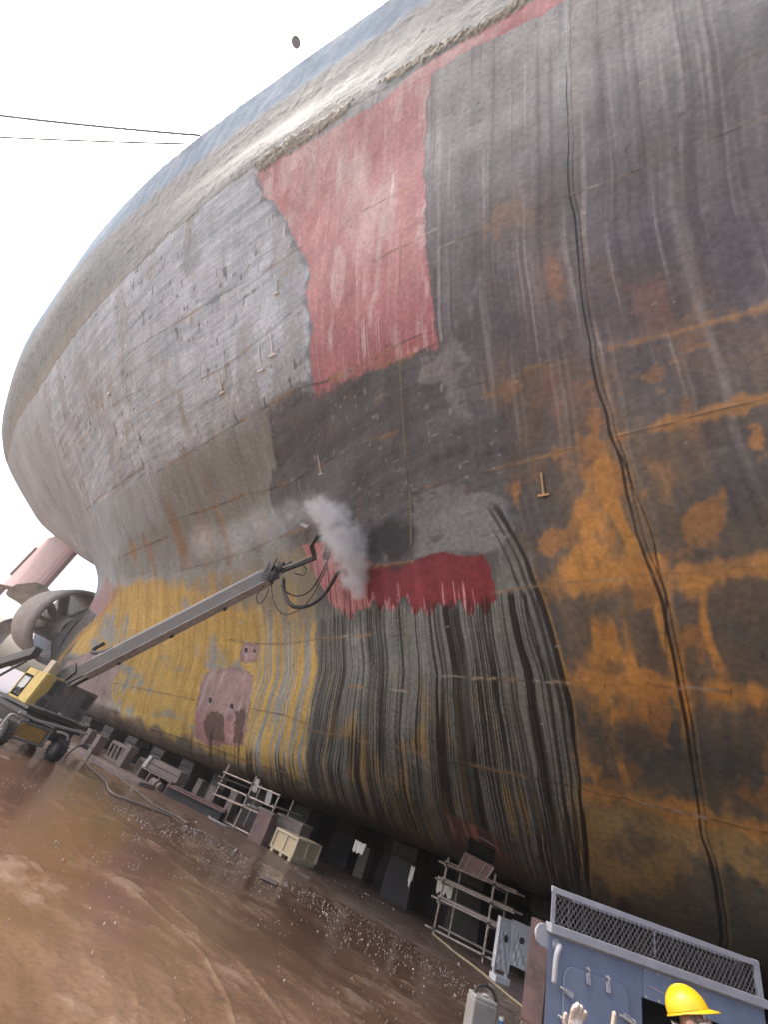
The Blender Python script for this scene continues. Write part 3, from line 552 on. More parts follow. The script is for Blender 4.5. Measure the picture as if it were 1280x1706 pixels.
# --- the dock floor: wet red-brown mud -----------------------------------------
r_=np.concatenate([np.geomspace(1.6,60,620)]); a_=np.radians(np.linspace(68,200,560))   # fan in front of the camera
RR,AA=np.meshgrid(r_,a_,indexing='ij'); GXX=RR*np.cos(AA); GYY=RR*np.sin(AA)
def floor_paint(X,Y):
    n1=fbm(X*.35,Y*.7,201,5); n2=fbm(X*1.3+3,Y*2.2,202,5); n3=fbm(X*5,Y*6,203,4); n4=vn(X*22,Y*22,204); n5=vn(X*9,Y*11,205)
    U=(X*.92-Y*.38); Vv=(X*.38+Y*.92)
    rip=fbm(U*.55,Vv*3.2,206,4)
    dirt=ss(11.0,13.8,Y+(n1-.5)*3)+ss(.56,.72,n1*.6+n2*.4)*.8; dirt=np.clip(dirt,0,1)
    h=(n2-.5)*.022+(n3-.5)*.012+(n4-.5)*.008*(.3+dirt)+dirt*.018+(rip-.5)*.022
    for L,w,hh in (([(-6.1,5.85),(-5.4,5.79),(-4.9,5.82),(-4.35,5.72),(-3.77,5.44),(-3.2,5.05),(-2.6,4.5)],.05,.035),([(-5.9,6.3),(-4.9,6.14),(-4.47,6.17),(-3.93,6.12),(-3.18,5.78),(-2.5,5.2)],.045,.03),([(-9.5,8.3),(-7.5,7.9),(-6,7.8),(-4.6,7.4)],.05,.025),([(-4.2,4.5),(-3.7,4.25),(-3.2,3.9)],.05,.02)):
        d=ldist(L,X+(n3-.5)*.12,Y+(n2-.5)*.2); h=h+hh*.45*ss(w*.9,0,d)*(.35+.65*n3)
    lump=ss(.62,.75,fbm(X*.8+7,Y*.8,207,3))*ss(5.6,4.2,Y+(n1-.5)); h=h+lump*(.006+.018*n5)
    wet=ss(.022,-.016,h)
    col=np.stack([.175+.11*(n2-.5),.108+.075*(n2-.5),.070+.05*(n2-.5)],-1); col=col*(1-.5*ss(12,15,Y)[...,None])  # mud darkened towards the ship to cut light bounced onto the hull
    red=ss(.42,.62,fbm(X*.25+5,Y*.35,208,4))
    col=col*(1-.7*red[...,None])+np.array((.135,.060,.042))*.7*red[...,None]
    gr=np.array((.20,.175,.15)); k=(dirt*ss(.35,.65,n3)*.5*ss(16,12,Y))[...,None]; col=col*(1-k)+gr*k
    dk=np.array((.090,.052,.034)); k=(wet*.7)[...,None]; col=col*(1-k)+dk*k
    k=ss(.006,.040,h+(n4-.5)*.012+(n3-.5)*.014)*.38; col=col*(1-k[...,None])+np.array((.34,.30,.26))*k[...,None]
    rough=np.clip(.30-.24*wet+.12*(n3-.5)+.1*dirt,.06,.9)
    hz_=np.where(h<0,h*.25,h)
    return np.clip(col,.01,.8),rough,hz_
fade=np.clip((60-RR)/12,0,1)
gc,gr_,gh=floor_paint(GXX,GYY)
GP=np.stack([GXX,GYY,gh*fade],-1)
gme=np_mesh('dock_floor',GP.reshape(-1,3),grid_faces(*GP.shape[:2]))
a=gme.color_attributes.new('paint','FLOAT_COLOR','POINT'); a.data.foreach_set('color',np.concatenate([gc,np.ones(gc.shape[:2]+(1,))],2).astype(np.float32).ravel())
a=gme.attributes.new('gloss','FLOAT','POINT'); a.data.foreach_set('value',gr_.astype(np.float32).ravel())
def floor_mat():
    m=bpy.data.materials.new('wet_mud'); m.use_nodes=True; nt=m.node_tree; N=nt.nodes; L=nt.links; b=N['Principled BSDF']
    at=N.new('ShaderNodeAttribute'); at.attribute_name='paint'; ag=N.new('ShaderNodeAttribute'); ag.attribute_name='gloss'
    tc=N.new('ShaderNodeTexCoord'); n=N.new('ShaderNodeTexNoise'); n.inputs['Scale'].default_value=14; n.inputs['Detail'].default_value=9; n.inputs['Roughness'].default_value=.7; L.new(tc.outputs['Object'],n.inputs['Vector'])
    mr=N.new('ShaderNodeMapRange'); mr.inputs[1].default_value=.25; mr.inputs[2].default_value=.75; mr.inputs[3].default_value=.7; mr.inputs[4].default_value=1.3; L.new(n.outputs[0],mr.inputs[0])
    vm=N.new('ShaderNodeVectorMath'); vm.operation='SCALE'; L.new(at.outputs['Color'],vm.inputs[0]); L.new(mr.outputs[0],vm.inputs['Scale']); L.new(vm.outputs[0],b.inputs['Base Color'])
    L.new(ag.outputs['Fac'],b.inputs['Roughness']); b.inputs['Specular IOR Level'].default_value=.7
    bp=N.new('ShaderNodeBump'); bp.inputs['Strength'].default_value=.3; bp.inputs['Distance'].default_value=.008; L.new(n.outputs[0],bp.inputs['Height']); L.new(bp.outputs[0],b.inputs['Normal'])
    return m
FM=floor_mat()
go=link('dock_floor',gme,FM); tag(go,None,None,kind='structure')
far=np.array([(-900,-900,-.03),(900,-900,-.03),(900,900,-.03),(-900,900,-.03)],float)
fme=bpy.data.meshes.new('ground'); fme.from_pydata(far.tolist(),[],[(0,1,2,3)]); tag(link('ground',fme,mat('far_mud',(.13,.085,.065),(.07,.05,.04),rough=.4,scale=.4,bump=.3,bscale=3)),None,None,kind='structure')
# loose scale and shell along the ship, with pale chips added for wet glints
rs=np.random.RandomState(5); pv=[];pf=[]
def chip(x,y,s):
    o=len(pv); k=rs.uniform(0,6.28); hz=rs.uniform(.3,.8)*s
    for i in range(5):
        t=k+i*1.2566; pv.append((x+math.cos(t)*s*rs.uniform(.6,1.2),y+math.sin(t)*s*rs.uniform(.6,1.2),-.01+rs.uniform(0,.3)*s))
    pv.append((x+rs.uniform(-.3,.3)*s,y+rs.uniform(-.3,.3)*s,hz+.01)); 
    for i in range(5): pf.append((o+i,o+(i+1)%5,o+5))
for _ in range(4200):
    x=rs.uniform(-24,2); y=16.6-abs(rs.normal(0,2.0)); 
    if y>8: chip(x,y,rs.uniform(.008,.028)*(1+ (rs.rand()<.05)*1.2))
for _ in range(2600):
    x=rs.uniform(-11,-1); y=min(15.6,12.8+rs.normal(0,1.5)); chip(x,y,rs.uniform(.006,.022))
for _ in range(26):
    cx=rs.uniform(-12,-7.5); cy=rs.uniform(9,12.5)
    for _k in range(rs.randint(8,30)): chip(cx+rs.normal(0,.5),cy+rs.normal(0,.3),rs.uniform(.008,.022))
for _ in range(60):
    cx=rs.uniform(-12,-2); cy=rs.uniform(3.5,12)
    for _k in range(rs.randint(3,16)): chip(cx+rs.normal(0,.35),cy+rs.normal(0,.25),rs.uniform(.004,.015))
cme=bpy.data.meshes.new('debris_and_glints'); cme.from_pydata(pv,[],pf); tag(link('debris_and_glints',cme,mat('chips_and_glints',(.62,.58,.53),(.22,.17,.14),rough=.35,scale=3)),None,None,kind='stuff')

# --- materials of the things -----------------------------------------------------
M_YEL=mat('machine_yellow',(.62,.47,.14),(.52,.38,.10),rough=.5,scale=5,dirt=(.25,.19,.10),dth=(.55,.75))
M_ORG=mat('machine_ochre',(.50,.30,.07),(.36,.22,.06),rough=.5,scale=4,dirt=(.16,.12,.08))
M_GRY=mat('machine_grey',(.20,.185,.17),(.13,.12,.11),rough=.55,scale=4,dirt=(.30,.28,.25),dth=(.6,.8))
M_DRK=mat('dark_steel',(.055,.05,.047),(.03,.028,.026),rough=.5,scale=8,dirt=(.16,.13,.11),dth=(.58,.75))
M_BOOM=mat('boom_paint',(.075,.066,.06),(.05,.044,.04),rough=.6,scale=3,dirt=(.14,.12,.105),dth=(.55,.8),stretch=(.5,1,1))
M_EDGE=mat('worn_edge',(.52,.49,.45),(.34,.31,.28),rough=.4,scale=9,dirt=(.18,.15,.12),dth=(.58,.7))
M_RUB=mat('rubber',(.035,.034,.034),(.02,.02,.02),rough=.75,scale=12,dirt=(.12,.10,.085))
M_HOSE=mat('hose_rubber',(.05,.046,.044),(.028,.026,.025),rough=.45,scale=14)
M_BLK=mat('void_black',(.008,.008,.008),(.004,.004,.004),rough=.9)
M_CONC=mat('keel_block_concrete',(.235,.19,.17),(.15,.12,.105),rough=.8,scale=3,bump=.5,bscale=18,dirt=(.10,.075,.065),dth=(.52,.7))
M_RED=mat('oxide_block',(.25,.15,.13),(.16,.10,.09),rough=.75,scale=3,bump=.4,bscale=20,dirt=(.10,.07,.06))
M_WOOD=mat('grey_timber',(.27,.22,.185),(.15,.12,.10),rough=.8,scale=4,stretch=(1,6,6),bump=.5,bscale=15,dirt=(.10,.08,.07),dth=(.55,.7))
M_PLY=mat('crate_ply',(.62,.50,.31),(.54,.42,.25),rough=.65,scale=3,stretch=(1,1,5),dirt=(.36,.26,.15),dth=(.6,.8))
M_PINE=mat('crate_batten',(.68,.57,.38),(.56,.45,.28),rough=.6,scale=4,stretch=(1,1,4))
M_PIPE=mat('scaffold_pipe',(.62,.55,.47),(.36,.27,.21),rough=.45,metal=.1,scale=10,dirt=(.16,.09,.06),dth=(.5,.68))
M_PLK=mat('scaffold_plank',(.62,.50,.40),(.38,.28,.21),rough=.8,scale=5,stretch=(1,7,7),dirt=(.13,.09,.07),dth=(.55,.7))
M_FILM=mat('plastic_wrap',(.72,.72,.70),(.50,.50,.49),rough=.22,scale=12,stretch=(1,1,4),bump=.9,bscale=22,dirt=(.30,.30,.30),dth=(.6,.78))
M_ALU=mat('aluminium_edge',(.70,.70,.69),(.52,.52,.52),rough=.35,metal=.3,scale=9)
M_BLUE=mat('box_blue_grey',(.22,.26,.335),(.165,.20,.27),rough=.42,scale=2.2,dirt=(.17,.14,.12),dscale=4,dth=(.60,.74),bump=.3,bscale=3,stretch=(1,1,.5))
M_BLUEL=mat('box_frame_grey',(.40,.405,.425),(.29,.295,.31),rough=.45,scale=4,dirt=(.18,.15,.13),dth=(.6,.74))
M_WIRE=mat('mesh_wire',(.30,.295,.28),(.19,.185,.175),rough=.4,metal=.6,scale=20)
M_WHITE=mat('white_cloth',(.72,.71,.70),(.6,.59,.58),rough=.85,scale=8,bump=.4,bscale=25)
M_GLOVE=mat('cotton_glove',(.52,.42,.33),(.36,.28,.21),rough=.9,scale=14,bump=.5,bscale=90,dirt=(.72,.66,.58),dscale=9)
M_PINK=mat('rudder_primer',(.50,.33,.31),(.42,.27,.25),rough=.65,scale=.5,bump=.2,bscale=4,dirt=(.36,.27,.25),dscale=.8)
M_BRONZE=mat('propeller_bronze',(.58,.54,.45),(.44,.41,.34),rough=.45,metal=.05,scale=.9,dirt=(.24,.24,.21),dscale=1.2)
M_DUCT=mat('duct_fouled',(.36,.32,.28),(.25,.22,.19),rough=.8,scale=2,bump=.6,bscale=5,dirt=(.36,.32,.28),dscale=4,dth=(.5,.65))
# --- the ship ----------------------------------------------------------------------
ship=root('cargo_ship',(-15,19,1.03),'huge cargo ship in dry dock, grey plating patched red, yellow and orange','ship')
M_HULL=hull_mat(); link('hull_plating',me,M_HULL,ship)
uq2=np.concatenate([np.linspace(-25,-1.7,24),np.linspace(-1.6,57,110)]); P2=hull_grid(uq2,np.linspace(0,HV[-1],90)); P2[:,:,1]=2*CL-P2[:,:,1]
M_PORT=mat('port_paint',(.17,.17,.165),(.11,.11,.11),rough=.65,scale=.6)
pm=np_mesh('port_plating',P2.reshape(-1,3),grid_faces(*P2.shape[:2],flip=not flip)); link('port_plating',pm,M_PORT,ship)
# transom plate between the two sides, deck and a closing bulkhead forward
tr=HPd[-1]; zmin=14.62; tr=tr[tr[:,2]>zmin][::10]; b=MB(); n=len(tr); b.v=[tuple(p) for p in tr]+[(p[0],2*CL-p[1],p[2]) for p in tr]; b.f=[(i,i+1,n+i+1,n+i) for i in range(n-1)]; b.build('transom_plate',M_PORT,ship)
tp=HPd[::25,0]; b=MB(); n=len(tp); b.v=[tuple(p) for p in tp]+[(p[0],2*CL-p[1],p[2]) for p in tp]; b.f=[(i,i+1,n+i+1,n+i) for i in range(n-1)]; b.build('deck',M_PORT,ship)
fp=HPd[0,::12]; b=MB(); n=len(fp); b.v=[tuple(p) for p in fp]+[(p[0],2*CL-p[1],p[2]) for p in fp]; b.f=[(i,i+1,n+i+1,n+i) for i in range(n-1)]; b.build('bulkhead',M_PORT,ship)
# rudder: horn and blade with the foil's thickness
def foil(x0,x1,z0,z1,t,y=CL,skew=0.):
    b=MB(); xs=[0,.04,.12,.3,.55,.8,1]; th=[.25,.6,.9,1,.85,.5,.12]; lo=[];
    ring=[(x1-(x1-x0)*s,t/2*h) for s,h in zip(xs,th)]; ring=ring+[(x,-h) for x,h in ring[::-1]]
    m=len(ring); b.v=[(x,y+h,z0) for x,h in ring]+[(x+skew,y+h,z1) for x,h in ring]; b.f=[tuple(range(m))[::-1],tuple(range(m,2*m))]+[(i,(i+1)%m,m+(i+1)%m,m+i) for i in range(m)]
    return b
ru=foil(-58.0,-49.4,7.9,14.2,1.3,skew=0).build('rudder',M_PINK,ship,smooth=False,bevel=.03)
foil(-66.5,-57.2,1.6,8.0,1.2).build('rudder_blade',M_PINK,ru)
b=MB(); b.box((-53.8,CL,7.86),(8.4,1.36,.10)); b.box((-58.2,CL,11.0),(.35,.5,3.6)); b.build('pintle_plate',M_DUCT,ru)
# propeller
pr=MB().lathe((-44.9,CL,5.6),(-1,0,0),[(-.4,.0),(-.4,.85),(.4,.95),(1.4,.8),(2.2,.45),(2.5,0)],28).build('propeller',M_BRONZE,ship,smooth=True)
for k in range(4):
    b=MB(); th0=math.radians(42+90*k); nr,nc=14,9; 
    for i in range(nr):
        s=i/(nr-1); r=.7+2.95*s; chord=1.35*(.55+1.0*s-1.02*s**5)*(1 if s<.92 else max(.12,(1-s)/.08)); pit=math.radians(62-38*s); sk_a=.38*s*s
        for side in (1,-1):
            for j in range(nc):
                c=(j/(nc-1)-.5)*2; th=.10*(1-s*.8)*(1-c*c)*side
                along=c*chord; ax_=along*math.sin(pit)+th*math.cos(pit); ta=along*math.cos(pit)-th*math.sin(pit); an=th0+sk_a+ta/r
                b.v.append((-45.8-ax_,CL-r*math.sin(an),5.6+r*math.cos(an)))
    for side in (0,1):
        for i in range(nr-1):
            for j in range(nc-1):
                q=[i*2*nc+side*nc+j,i*2*nc+side*nc+j+1,(i+1)*2*nc+side*nc+j+1,(i+1)*2*nc+side*nc+j]; b.f.append(tuple(q if side else q[::-1]))
    b.build('blade',M_BRONZE,pr,smooth=True)
# stern tube boss and the pre-swirl duct
MB().lathe((-38.4,CL,5.5),(-1,0,0),[(0,1.25),(2.5,1.15),(5.0,1.0),(6.1,.95)],28).build('stern_boss',M_DUCT,ship,smooth=True)
du_=MB(); nn_=64; pf_=[(-39.2,3.05),(-40.2,3.05),(-42.0,2.86),(-43.6,2.66),(-43.65,2.56),(-42.0,2.62),(-40.2,2.68),(-39.2,2.80)]
for k in range(nn_):
    t=2*math.pi*k/nn_
    for x,r in pf_: du_.v.append((x+.6*math.sin(t)*0,CL+r*math.sin(t),5.75+r*math.cos(t)))
m_=len(pf_)
for k in range(nn_):
    for j in range(m_): du_.f.append((k*m_+j,k*m_+(j+1)%m_,((k+1)%nn_)*m_+(j+1)%m_,((k+1)%nn_)*m_+j))
duct=du_.build('duct_ring',M_DUCT,ship,smooth=True)
for an in (-125,-95,-65,-35,60,110):
    t=math.radians(an); d=V3((0,math.sin(t),math.cos(t))); MB().bar(V3((-41.4,CL,5.6))+d*.9,V3((-41.4,CL,5.75))+d*2.6,.16,1.5,(1,0,0)).build('fin',M_DUCT,duct)
# open sea chest with its hinged grating door
sc_=MB(); q=[(-3.84,13.46,2.34),(-3.21,13.62,2.26),(-3.36,14.30,2.04),(-4.0,14.22,2.07)]; sc_.prism([V3(p)+V3((0,-.06,-.03)) for p in q],(0,.25,.14)).build('sea_chest_opening',M_BLK,ship)
q=[(-4.06,14.20,2.04),(-3.29,14.22,1.99),(-3.52,14.55,1.67),(-4.25,14.55,1.71)]; dr=MB().prism([V3(p)+V3((0,-.10,-.05)) for p in q],(0,.035,.03)).build('sea_chest_door',mat('door_oxide',(.34,.22,.19),(.24,.15,.13),rough=.5,scale=6,dirt=(.5,.42,.38),dth=(.62,.72)),ship)
b=MB()
for f in (.22,.74):
    a_0=V3(q[0]).lerp(V3(q[1]),f)+V3((0,-.115,-.06)); a_1=V3(q[3]).lerp(V3(q[2]),f)+V3((0,-.115,-.06)); b.bar(a_0,a_1,.02,.02)
b.bar(V3(q[0])+V3((0,-.12,-.06)),V3(q[3])+V3((0,-.12,-.06)),.025,.03); b.bar(V3(q[1])+V3((0,-.12,-.06)),V3(q[2])+V3((0,-.12,-.06)),.025,.03); b.build('door_rib',M_EDGE,dr)
b=MB()
for i in range(14):
    t=i/13; p=V3((-4.25+1.45*t,13.18+.14*math.sin(9*t)+.25*t,2.50-.16*t)); b.bar(p,p+V3((.16,.10,-.05)),.05,.03)
b.build('torn_plate_lip',mat('torn_lip',(.16,.12,.11),(.06,.05,.045),rough=.4,scale=12,dirt=(.5,.42,.38),dth=(.62,.7)),ship)
# zinc anodes at the bilge
for p,dx in (((-12.55,15.35,1.40),0),((-11.85,15.45,1.24),0)):
    b=MB(); w,h,r=.13,.21,.08; pts=[]
    for cx,cz,a0 in ((w-r,h-r,0),(-(w-r),h-r,90),(-(w-r),-(h-r),180),((w-r),-(h-r),270)):
        for k in range(6): t=math.radians(a0+18*k); pts.append((p[0]+(cx+r*math.cos(t)),p[1]-.30*(cz+r*math.sin(t)),p[2]+cz+r*math.sin(t)))
    b.prism(pts,(0,.05,.015)).build('anode_plate',mat('zinc',(.56,.54,.50),(.42,.40,.37),rough=.5,scale=7),ship,bevel=.008)
def near_hull(x,z):
    d=(HP[:,:,0]-x)**2+(HP[:,:,2]-z)**2; i=np.unravel_index(np.argmin(d),d.shape); return V3(HP[i]),V3(nn[i]*sgn[i])
# T-shaped lugs left on the plating
for (x,z),s,c in zip(BR,(.55,.55,.5,.34,.34,.36),((.8,.78,.72),(.8,.78,.72),(.8,.74,.58),(.62,.40,.18),(.7,.68,.62),(.75,.72,.66))):
    p,nrm=near_hull(x,z); p2,_=near_hull(x+.05,z-s); b=MB(); up=(p-p2).normalized(); sd=nrm.cross(up).normalized()
    b.bar(p+nrm*.02,p2+nrm*.02,.035*s/.4,.05,nrm); b.bar(p2-sd*s*.33+nrm*.02,p2+sd*s*.33+nrm*.02,.05*s/.4,.07,nrm)
    b.build('weld_bracket',mat('bracket_paint',c,tuple(v*.7 for v in c),rough=.6,scale=8),ship)
for (x,z) in ((-10.2,8.95),(-24.5,14.6)):
    p,nrm=near_hull(x,z); b=MB(); b.bar(p+nrm*.1,p+nrm*.1+V3((.35,0,-.1)),.06,.12); b.bar(p,p+nrm*.16,.08,.08); b.build('cleat',M_EDGE,ship)
# round lamp on a thin bracket at the rail
lz=V3((-12.66,-2.05,25.55)); 
lz=V3((-12.27,-2.26,25.3)); ld=(V3((0,0,1.8))-lz).normalized(); lm=MB().lathe(lz,ld,[(-.10,0),(-.09,.10),(-.02,.19),(.02,.20),(.03,.17),(.03,0)],24).build('rail_lamp',mat('lamp_grey',(.16,.15,.17),(.11,.10,.13),rough=.4,scale=6),ship,smooth=True)
MB().tube([(-11.7,-1.6,24.0),(-12.1,-1.85,24.75),(-12.24,-2.2,25.12)],.022,6).build('lamp_bracket',M_DRK,lm)
# --- air line across the sky --------------------------------------------------------
def sag(a,b,s,n=30): a=V3(a);b=V3(b); return [a.lerp(b,i/n)-V3((0,0,s*4*(i/n)*(1-i/n))) for i in range(n+1)]
ca=sag((-18.1,-1.55,24.05),(-38.8,-12.2,21.4),.9); o=MB().tube(ca,.05,6).build('mooring_wire',M_DRK,None); tag(o,'thicker sagging wire running from the ship rail out to the left','wire')
ca=sag((-19.0,-1.55,24.0),(-46,-13.0,22.6),.7); o=MB().tube(ca,.04,6).build('thin_wire',M_DRK,None); tag(o,'thin wire below the thicker one, running left from the ship rail','wire')

# --- the washing boom on its crawler ------------------------------------------------
lift=root('boom_lift',(-16.6,8.9,0),'dusty yellow and grey boom lift washing the hull with its long raised arm','boom lift')
b=MB(); b.box((-16.7,8.95,.62),(2.2,1.5,.36)); b.box((-16.9,8.95,.86),(2.6,1.9,.14)); b.build('chassis',M_DRK,lift,bevel=.015)
b=MB(); b.prism([(-15.50,8.02,.30),(-15.50,8.86,.30),(-15.50,8.86,.64),(-15.50,8.02,.64)],(-.08,0,0)); b.build('chassis_panel',M_ORG,lift,bevel=.01)
b=MB(); b.bar((-15.47,7.9,.26),(-15.47,8.98,.26),.06,.06); b.bar((-15.47,7.9,.69),(-15.47,8.98,.69),.05,.06); b.bar((-15.47,8.92,.26),(-15.47,8.92,.7),.05,.12,(1,0,0)); b.bar((-15.47,7.95,.26),(-15.47,7.95,.7),.05,.10,(1,0,0)); b.build('bumper_frame',M_GRY,lift,bevel=.008)
for x,y in ((-15.45,7.72),(-15.45,9.42),(-17.6,7.85),(-17.6,9.85)):
    wh=MB().lathe((x,y-.14,.31),(0,1,0),[(0,.17),(0,.27),(.03,.31),(.25,.31),(.28,.27),(.28,.17)],28).build('wheel',M_RUB,lift,smooth=False)
    MB().lathe((x,y-.13,.31),(0,1,0),[(0,0),(0,.06),(.03,.08),(.03,.16),(-.01,.175),(.12,.175)],20).build('rim',M_GRY,wh)
    b=MB()
    for k in range(18):
        t=k*2*math.pi/18; b.bar((x+.305*math.cos(t),y-.14,.31+.305*math.sin(t)),(x+.305*math.cos(t+.14),y+.14,.31+.305*math.sin(t+.14)),.045,.03,(math.cos(t),0,math.sin(t)))
    b.build('tread',M_RUB,wh)
b=MB(); b.lathe((-16.8,8.95,.92),(0,0,1),[(0,.62),(.09,.62)],32); b.build('turntable',M_DRK,lift)
b=MB(); b.box((-16.75,8.95,1.02),(2.3,2.05,.08)); b.bar((-15.6,7.92,1.02),(-15.6,10.0,1.02),.05,.10); b.build('turret_deck',M_DRK,lift,bevel=.01)
def hood(y0,y1,m,lou):
    h=MB(); h.prism([(-17.30,y0,1.06),(-16.0,y0,1.06),(-16.0,y0,2.0),(-17.30,y0,1.97)],(0,y1-y0,0)); o=h.build('engine_hood',m,lift,bevel=.02)
    p=MB(); p.prism([(-15.99,lou[0]+.04,1.10),(-15.99,lou[1],1.10),(-15.99,lou[1],1.97),(-15.99,lou[0]+.10,1.97),(-15.99,lou[0]+.13,1.55),(-15.99,lou[0],1.25)],(.012,0,0)); p.build('louvre_panel',M_GRY,o)
    s_=MB()
    for k in range(13):
        z=1.50+.032*k; s_.box((-15.975,(lou[0]+lou[1])/2+.03,z),(.012,(lou[1]-lou[0])*.55,.013))
    s_.build('louvre_slot',M_BLK,o); s_=MB()
    for k in range(7): s_.box((-15.975,(lou[0]+lou[1])/2,1.16+.032*k),(.012,(lou[1]-lou[0])*.5,.011))
    s_.build('louvre_slot',M_BLK,o); return o
hl=hood(8.0,8.62,M_YEL,(8.20,8.60)); hood(9.05,9.88,M_GRY,(9.40,9.86))
b=MB(); b.prism([(-17.22,7.985,1.12),(-16.62,7.985,1.12),(-16.62,7.985,1.80),(-17.22,7.985,1.80)],(0,.03,0)); dh=b.build('side_hatch',M_BLK,hl)
b=MB(); b.box((-16.92,7.975,1.52),(.42,.02,.40)); b.build('hatch_glass',mat('dusty_glass',(.55,.56,.54),(.42,.43,.42),rough=.2,scale=4),dh)
b=MB(); b.box((-16.92,7.97,1.28),(.5,.03,.20)); b.tube(spline([(-17.15,7.95,1.15),(-17.0,7.94,1.35),(-16.85,7.95,1.22),(-16.7,7.95,1.4)]),.02); b.build('hatch_machinery',M_DRK,dh)
b=MB()
for s0,s1,z0,z1 in ((-17.28,-16.56,1.80,1.98),(-17.28,-16.56,1.08,1.13),(-17.28,-17.22,1.08,1.98),(-16.60,-16.02,1.08,1.98)): b.box(((s0+s1)/2,7.985,(z0+z1)/2),(s1-s0,.04,z1-z0))
b.build('hatch_surround',M_YEL,hl)
b=MB(); b.box((-16.55,8.84,1.50),(1.0,.40,.9)); b.build('pivot_tower',M_GRY,lift,bevel=.02)
b=MB(); b.prism([(-16.9,8.66,1.9),(-16.3,8.66,1.9),(-16.0,8.66,2.35),(-16.35,8.66,2.6),(-16.75,8.66,2.3)],(0,.06,0)); b.prism([(-16.9,8.98,1.9),(-16.3,8.98,1.9),(-16.0,8.98,2.35),(-16.35,8.98,2.6),(-16.75,8.98,2.3)],(0,.06,0)); b.build('boom_bracket',M_DRK,lift)
b=MB(); b.box((-16.95,8.45,2.2),(.34,.26,.42)); b.build('oil_tank',mat('tank_buff',(.50,.42,.32),(.38,.31,.24),rough=.6,scale=5),lift,bevel=.02)
A_,B_=V3((-16.55,8.84,2.05)),V3((-10.45,9.17,7.0)); D_=(B_-A_).normalized(); S_=D_.cross(V3((0,0,1))).normalized(); U_=S_.cross(D_).normalized()
L_=(B_-A_).length; at_=lambda s,u=0,w=0: A_+D_*s+U_*u+S_*w
b=MB(); b.bar(at_(.3,-.12),at_(L_-.15,-.06),.30,.50,U_); boom=b.build('boom',M_BOOM,lift,bevel=.012)
b=MB(); b.bar(at_(.9,.15,.0),at_(L_-.2,.17,.0),.30,.025,U_); b.bar(at_(1.0,.30,0),at_(L_-.35,.335,0),.10,.03,U_); b.bar(at_(.9,-.375,0),at_(L_-.2,-.318,0),.31,.02,U_); b.build('boom_flange',M_EDGE,boom)
b=MB(); b.bar(at_(1.0,.23,0),at_(L_-.35,.25,0),.13,.10,U_); b.build('hose_tray',M_DRK,boom)
b=MB(); 
for w in (-.03,.03): b.tube([at_(-.1,-.35,w*2),at_(.7,-.30,w*2),at_(1.5,-.26,w*2)],.03)
b.tube([at_(.2,-.42,.05),at_(1.7,-.30,.05)],.05); b.build('lift_cylinder',M_EDGE,boom)
b=MB(); b.tube(spline([at_(1.75,.30,0),at_(1.35,.35,0),at_(1.02,.50,0),at_(.90,.62,0),at_(1.02,.72,0),at_(1.3,.72,0)]),.07,10); b.build('cable_chain',M_HOSE,boom)
for k in range(3): b=MB(); s0=L_*(.25+.25*k); b.bar(at_(s0,-.38,-.1),at_(s0+.10,-.38,-.1),.08,.06,U_); b.build('wear_pad',M_DRK,boom)
hd=MB(); hd.bar(at_(L_-.25,.05,-.10),at_(L_+.10,.05,-.10),.05,.55,U_); hd.bar(at_(L_-.25,.05,.10),at_(L_+.10,.05,.10),.05,.55,U_); hd.lathe(at_(L_+.02,.12,-.2),S_,[(0,0),(0,.11),(.4,.11),(.4,0)],14); hd.lathe(at_(L_+.30,.02,0),D_,[(-.1,.0),(-.1,.15),(.12,.17),(.12,.08),(.35,.08),(.35,0)],14)
hd.bar(at_(L_-.05,-.35,0),at_(L_-.05,.4,0),.05,.05,D_); head=hd.build('boom_head',M_DRK,lift,bevel=.006)
jp=[(-10.15,9.20,7.12),(-9.75,9.10,7.2),(-9.1,9.19,7.67),(-9.0,8.72,7.80),(-8.75,8.50,8.08),(-8.42,8.57,8.22)]
b=MB()
for i in range(len(jp)-1): b.bar(jp[i],V3(jp[i+1])+(V3(jp[i+1])-V3(jp[i])).normalized()*.04,.10,.11)
jib=b.build('jib',M_DRK,lift,bevel=.006)
b=MB(); b.tube([V3(jp[0])+V3((0,-.10,.04)),V3(jp[1])+V3((0,-.10,.04)),V3(jp[2])+V3((-.1,-.10,.0))],.022); b.build('jib_ram',M_EDGE,jib)
nz=MB(); t0=V3((-8.42,8.57,8.22)); t1=V3((-8.55,8.98,7.55)); nz.bar(t0,t1,.06,.07); nz.bar(t0+V3((.14,.05,-.08)),t1+V3((.14,.05,.0)),.04,.04); nz.bar(t0+V3((-.02,0,.1)),t0+V3((.16,.06,-.1)),.05,.06); nz.bar(t1,t1+V3((.16,.06,.02)),.04,.05)
for k in range(7):
    p=t0.lerp(t1,.1+.13*k); nz.tube([p,p+V3((.2,.09,.03))],.018,6)
noz=nz.build('spray_bar',M_DRK,lift)
ST=dict(thick=[(-10.30,9.54,6.98),(-9.80,9.43,6.40),(-9.30,9.50,6.07),(-8.90,9.71,6.28),(-8.50,9.67,6.69),(-8.10,9.34,7.21),(-7.95,9.23,7.32)],thin1=[(-10.30,9.57,6.77),(-9.90,9.49,6.53),(-9.50,9.67,6.51),(-9.10,9.64,6.71),(-8.80,9.45,7.06),(-8.50,9.14,7.55)],thin2=[(-10.40,9.23,6.66),(-9.90,9.21,6.04),(-9.50,9.43,5.75),(-9.10,9.46,5.87),(-8.80,9.50,6.34),(-8.50,9.26,7.41)],loop=[(-10.50,9.12,6.47),(-10.50,9.04,6.09),(-10.40,9.18,5.86),(-10.40,9.31,6.09),(-10.40,9.27,6.46)],thin3=[(-10.00,9.56,7.26),(-9.80,9.78,7.35),(-9.70,9.67,7.52),(-9.80,9.49,7.59)])
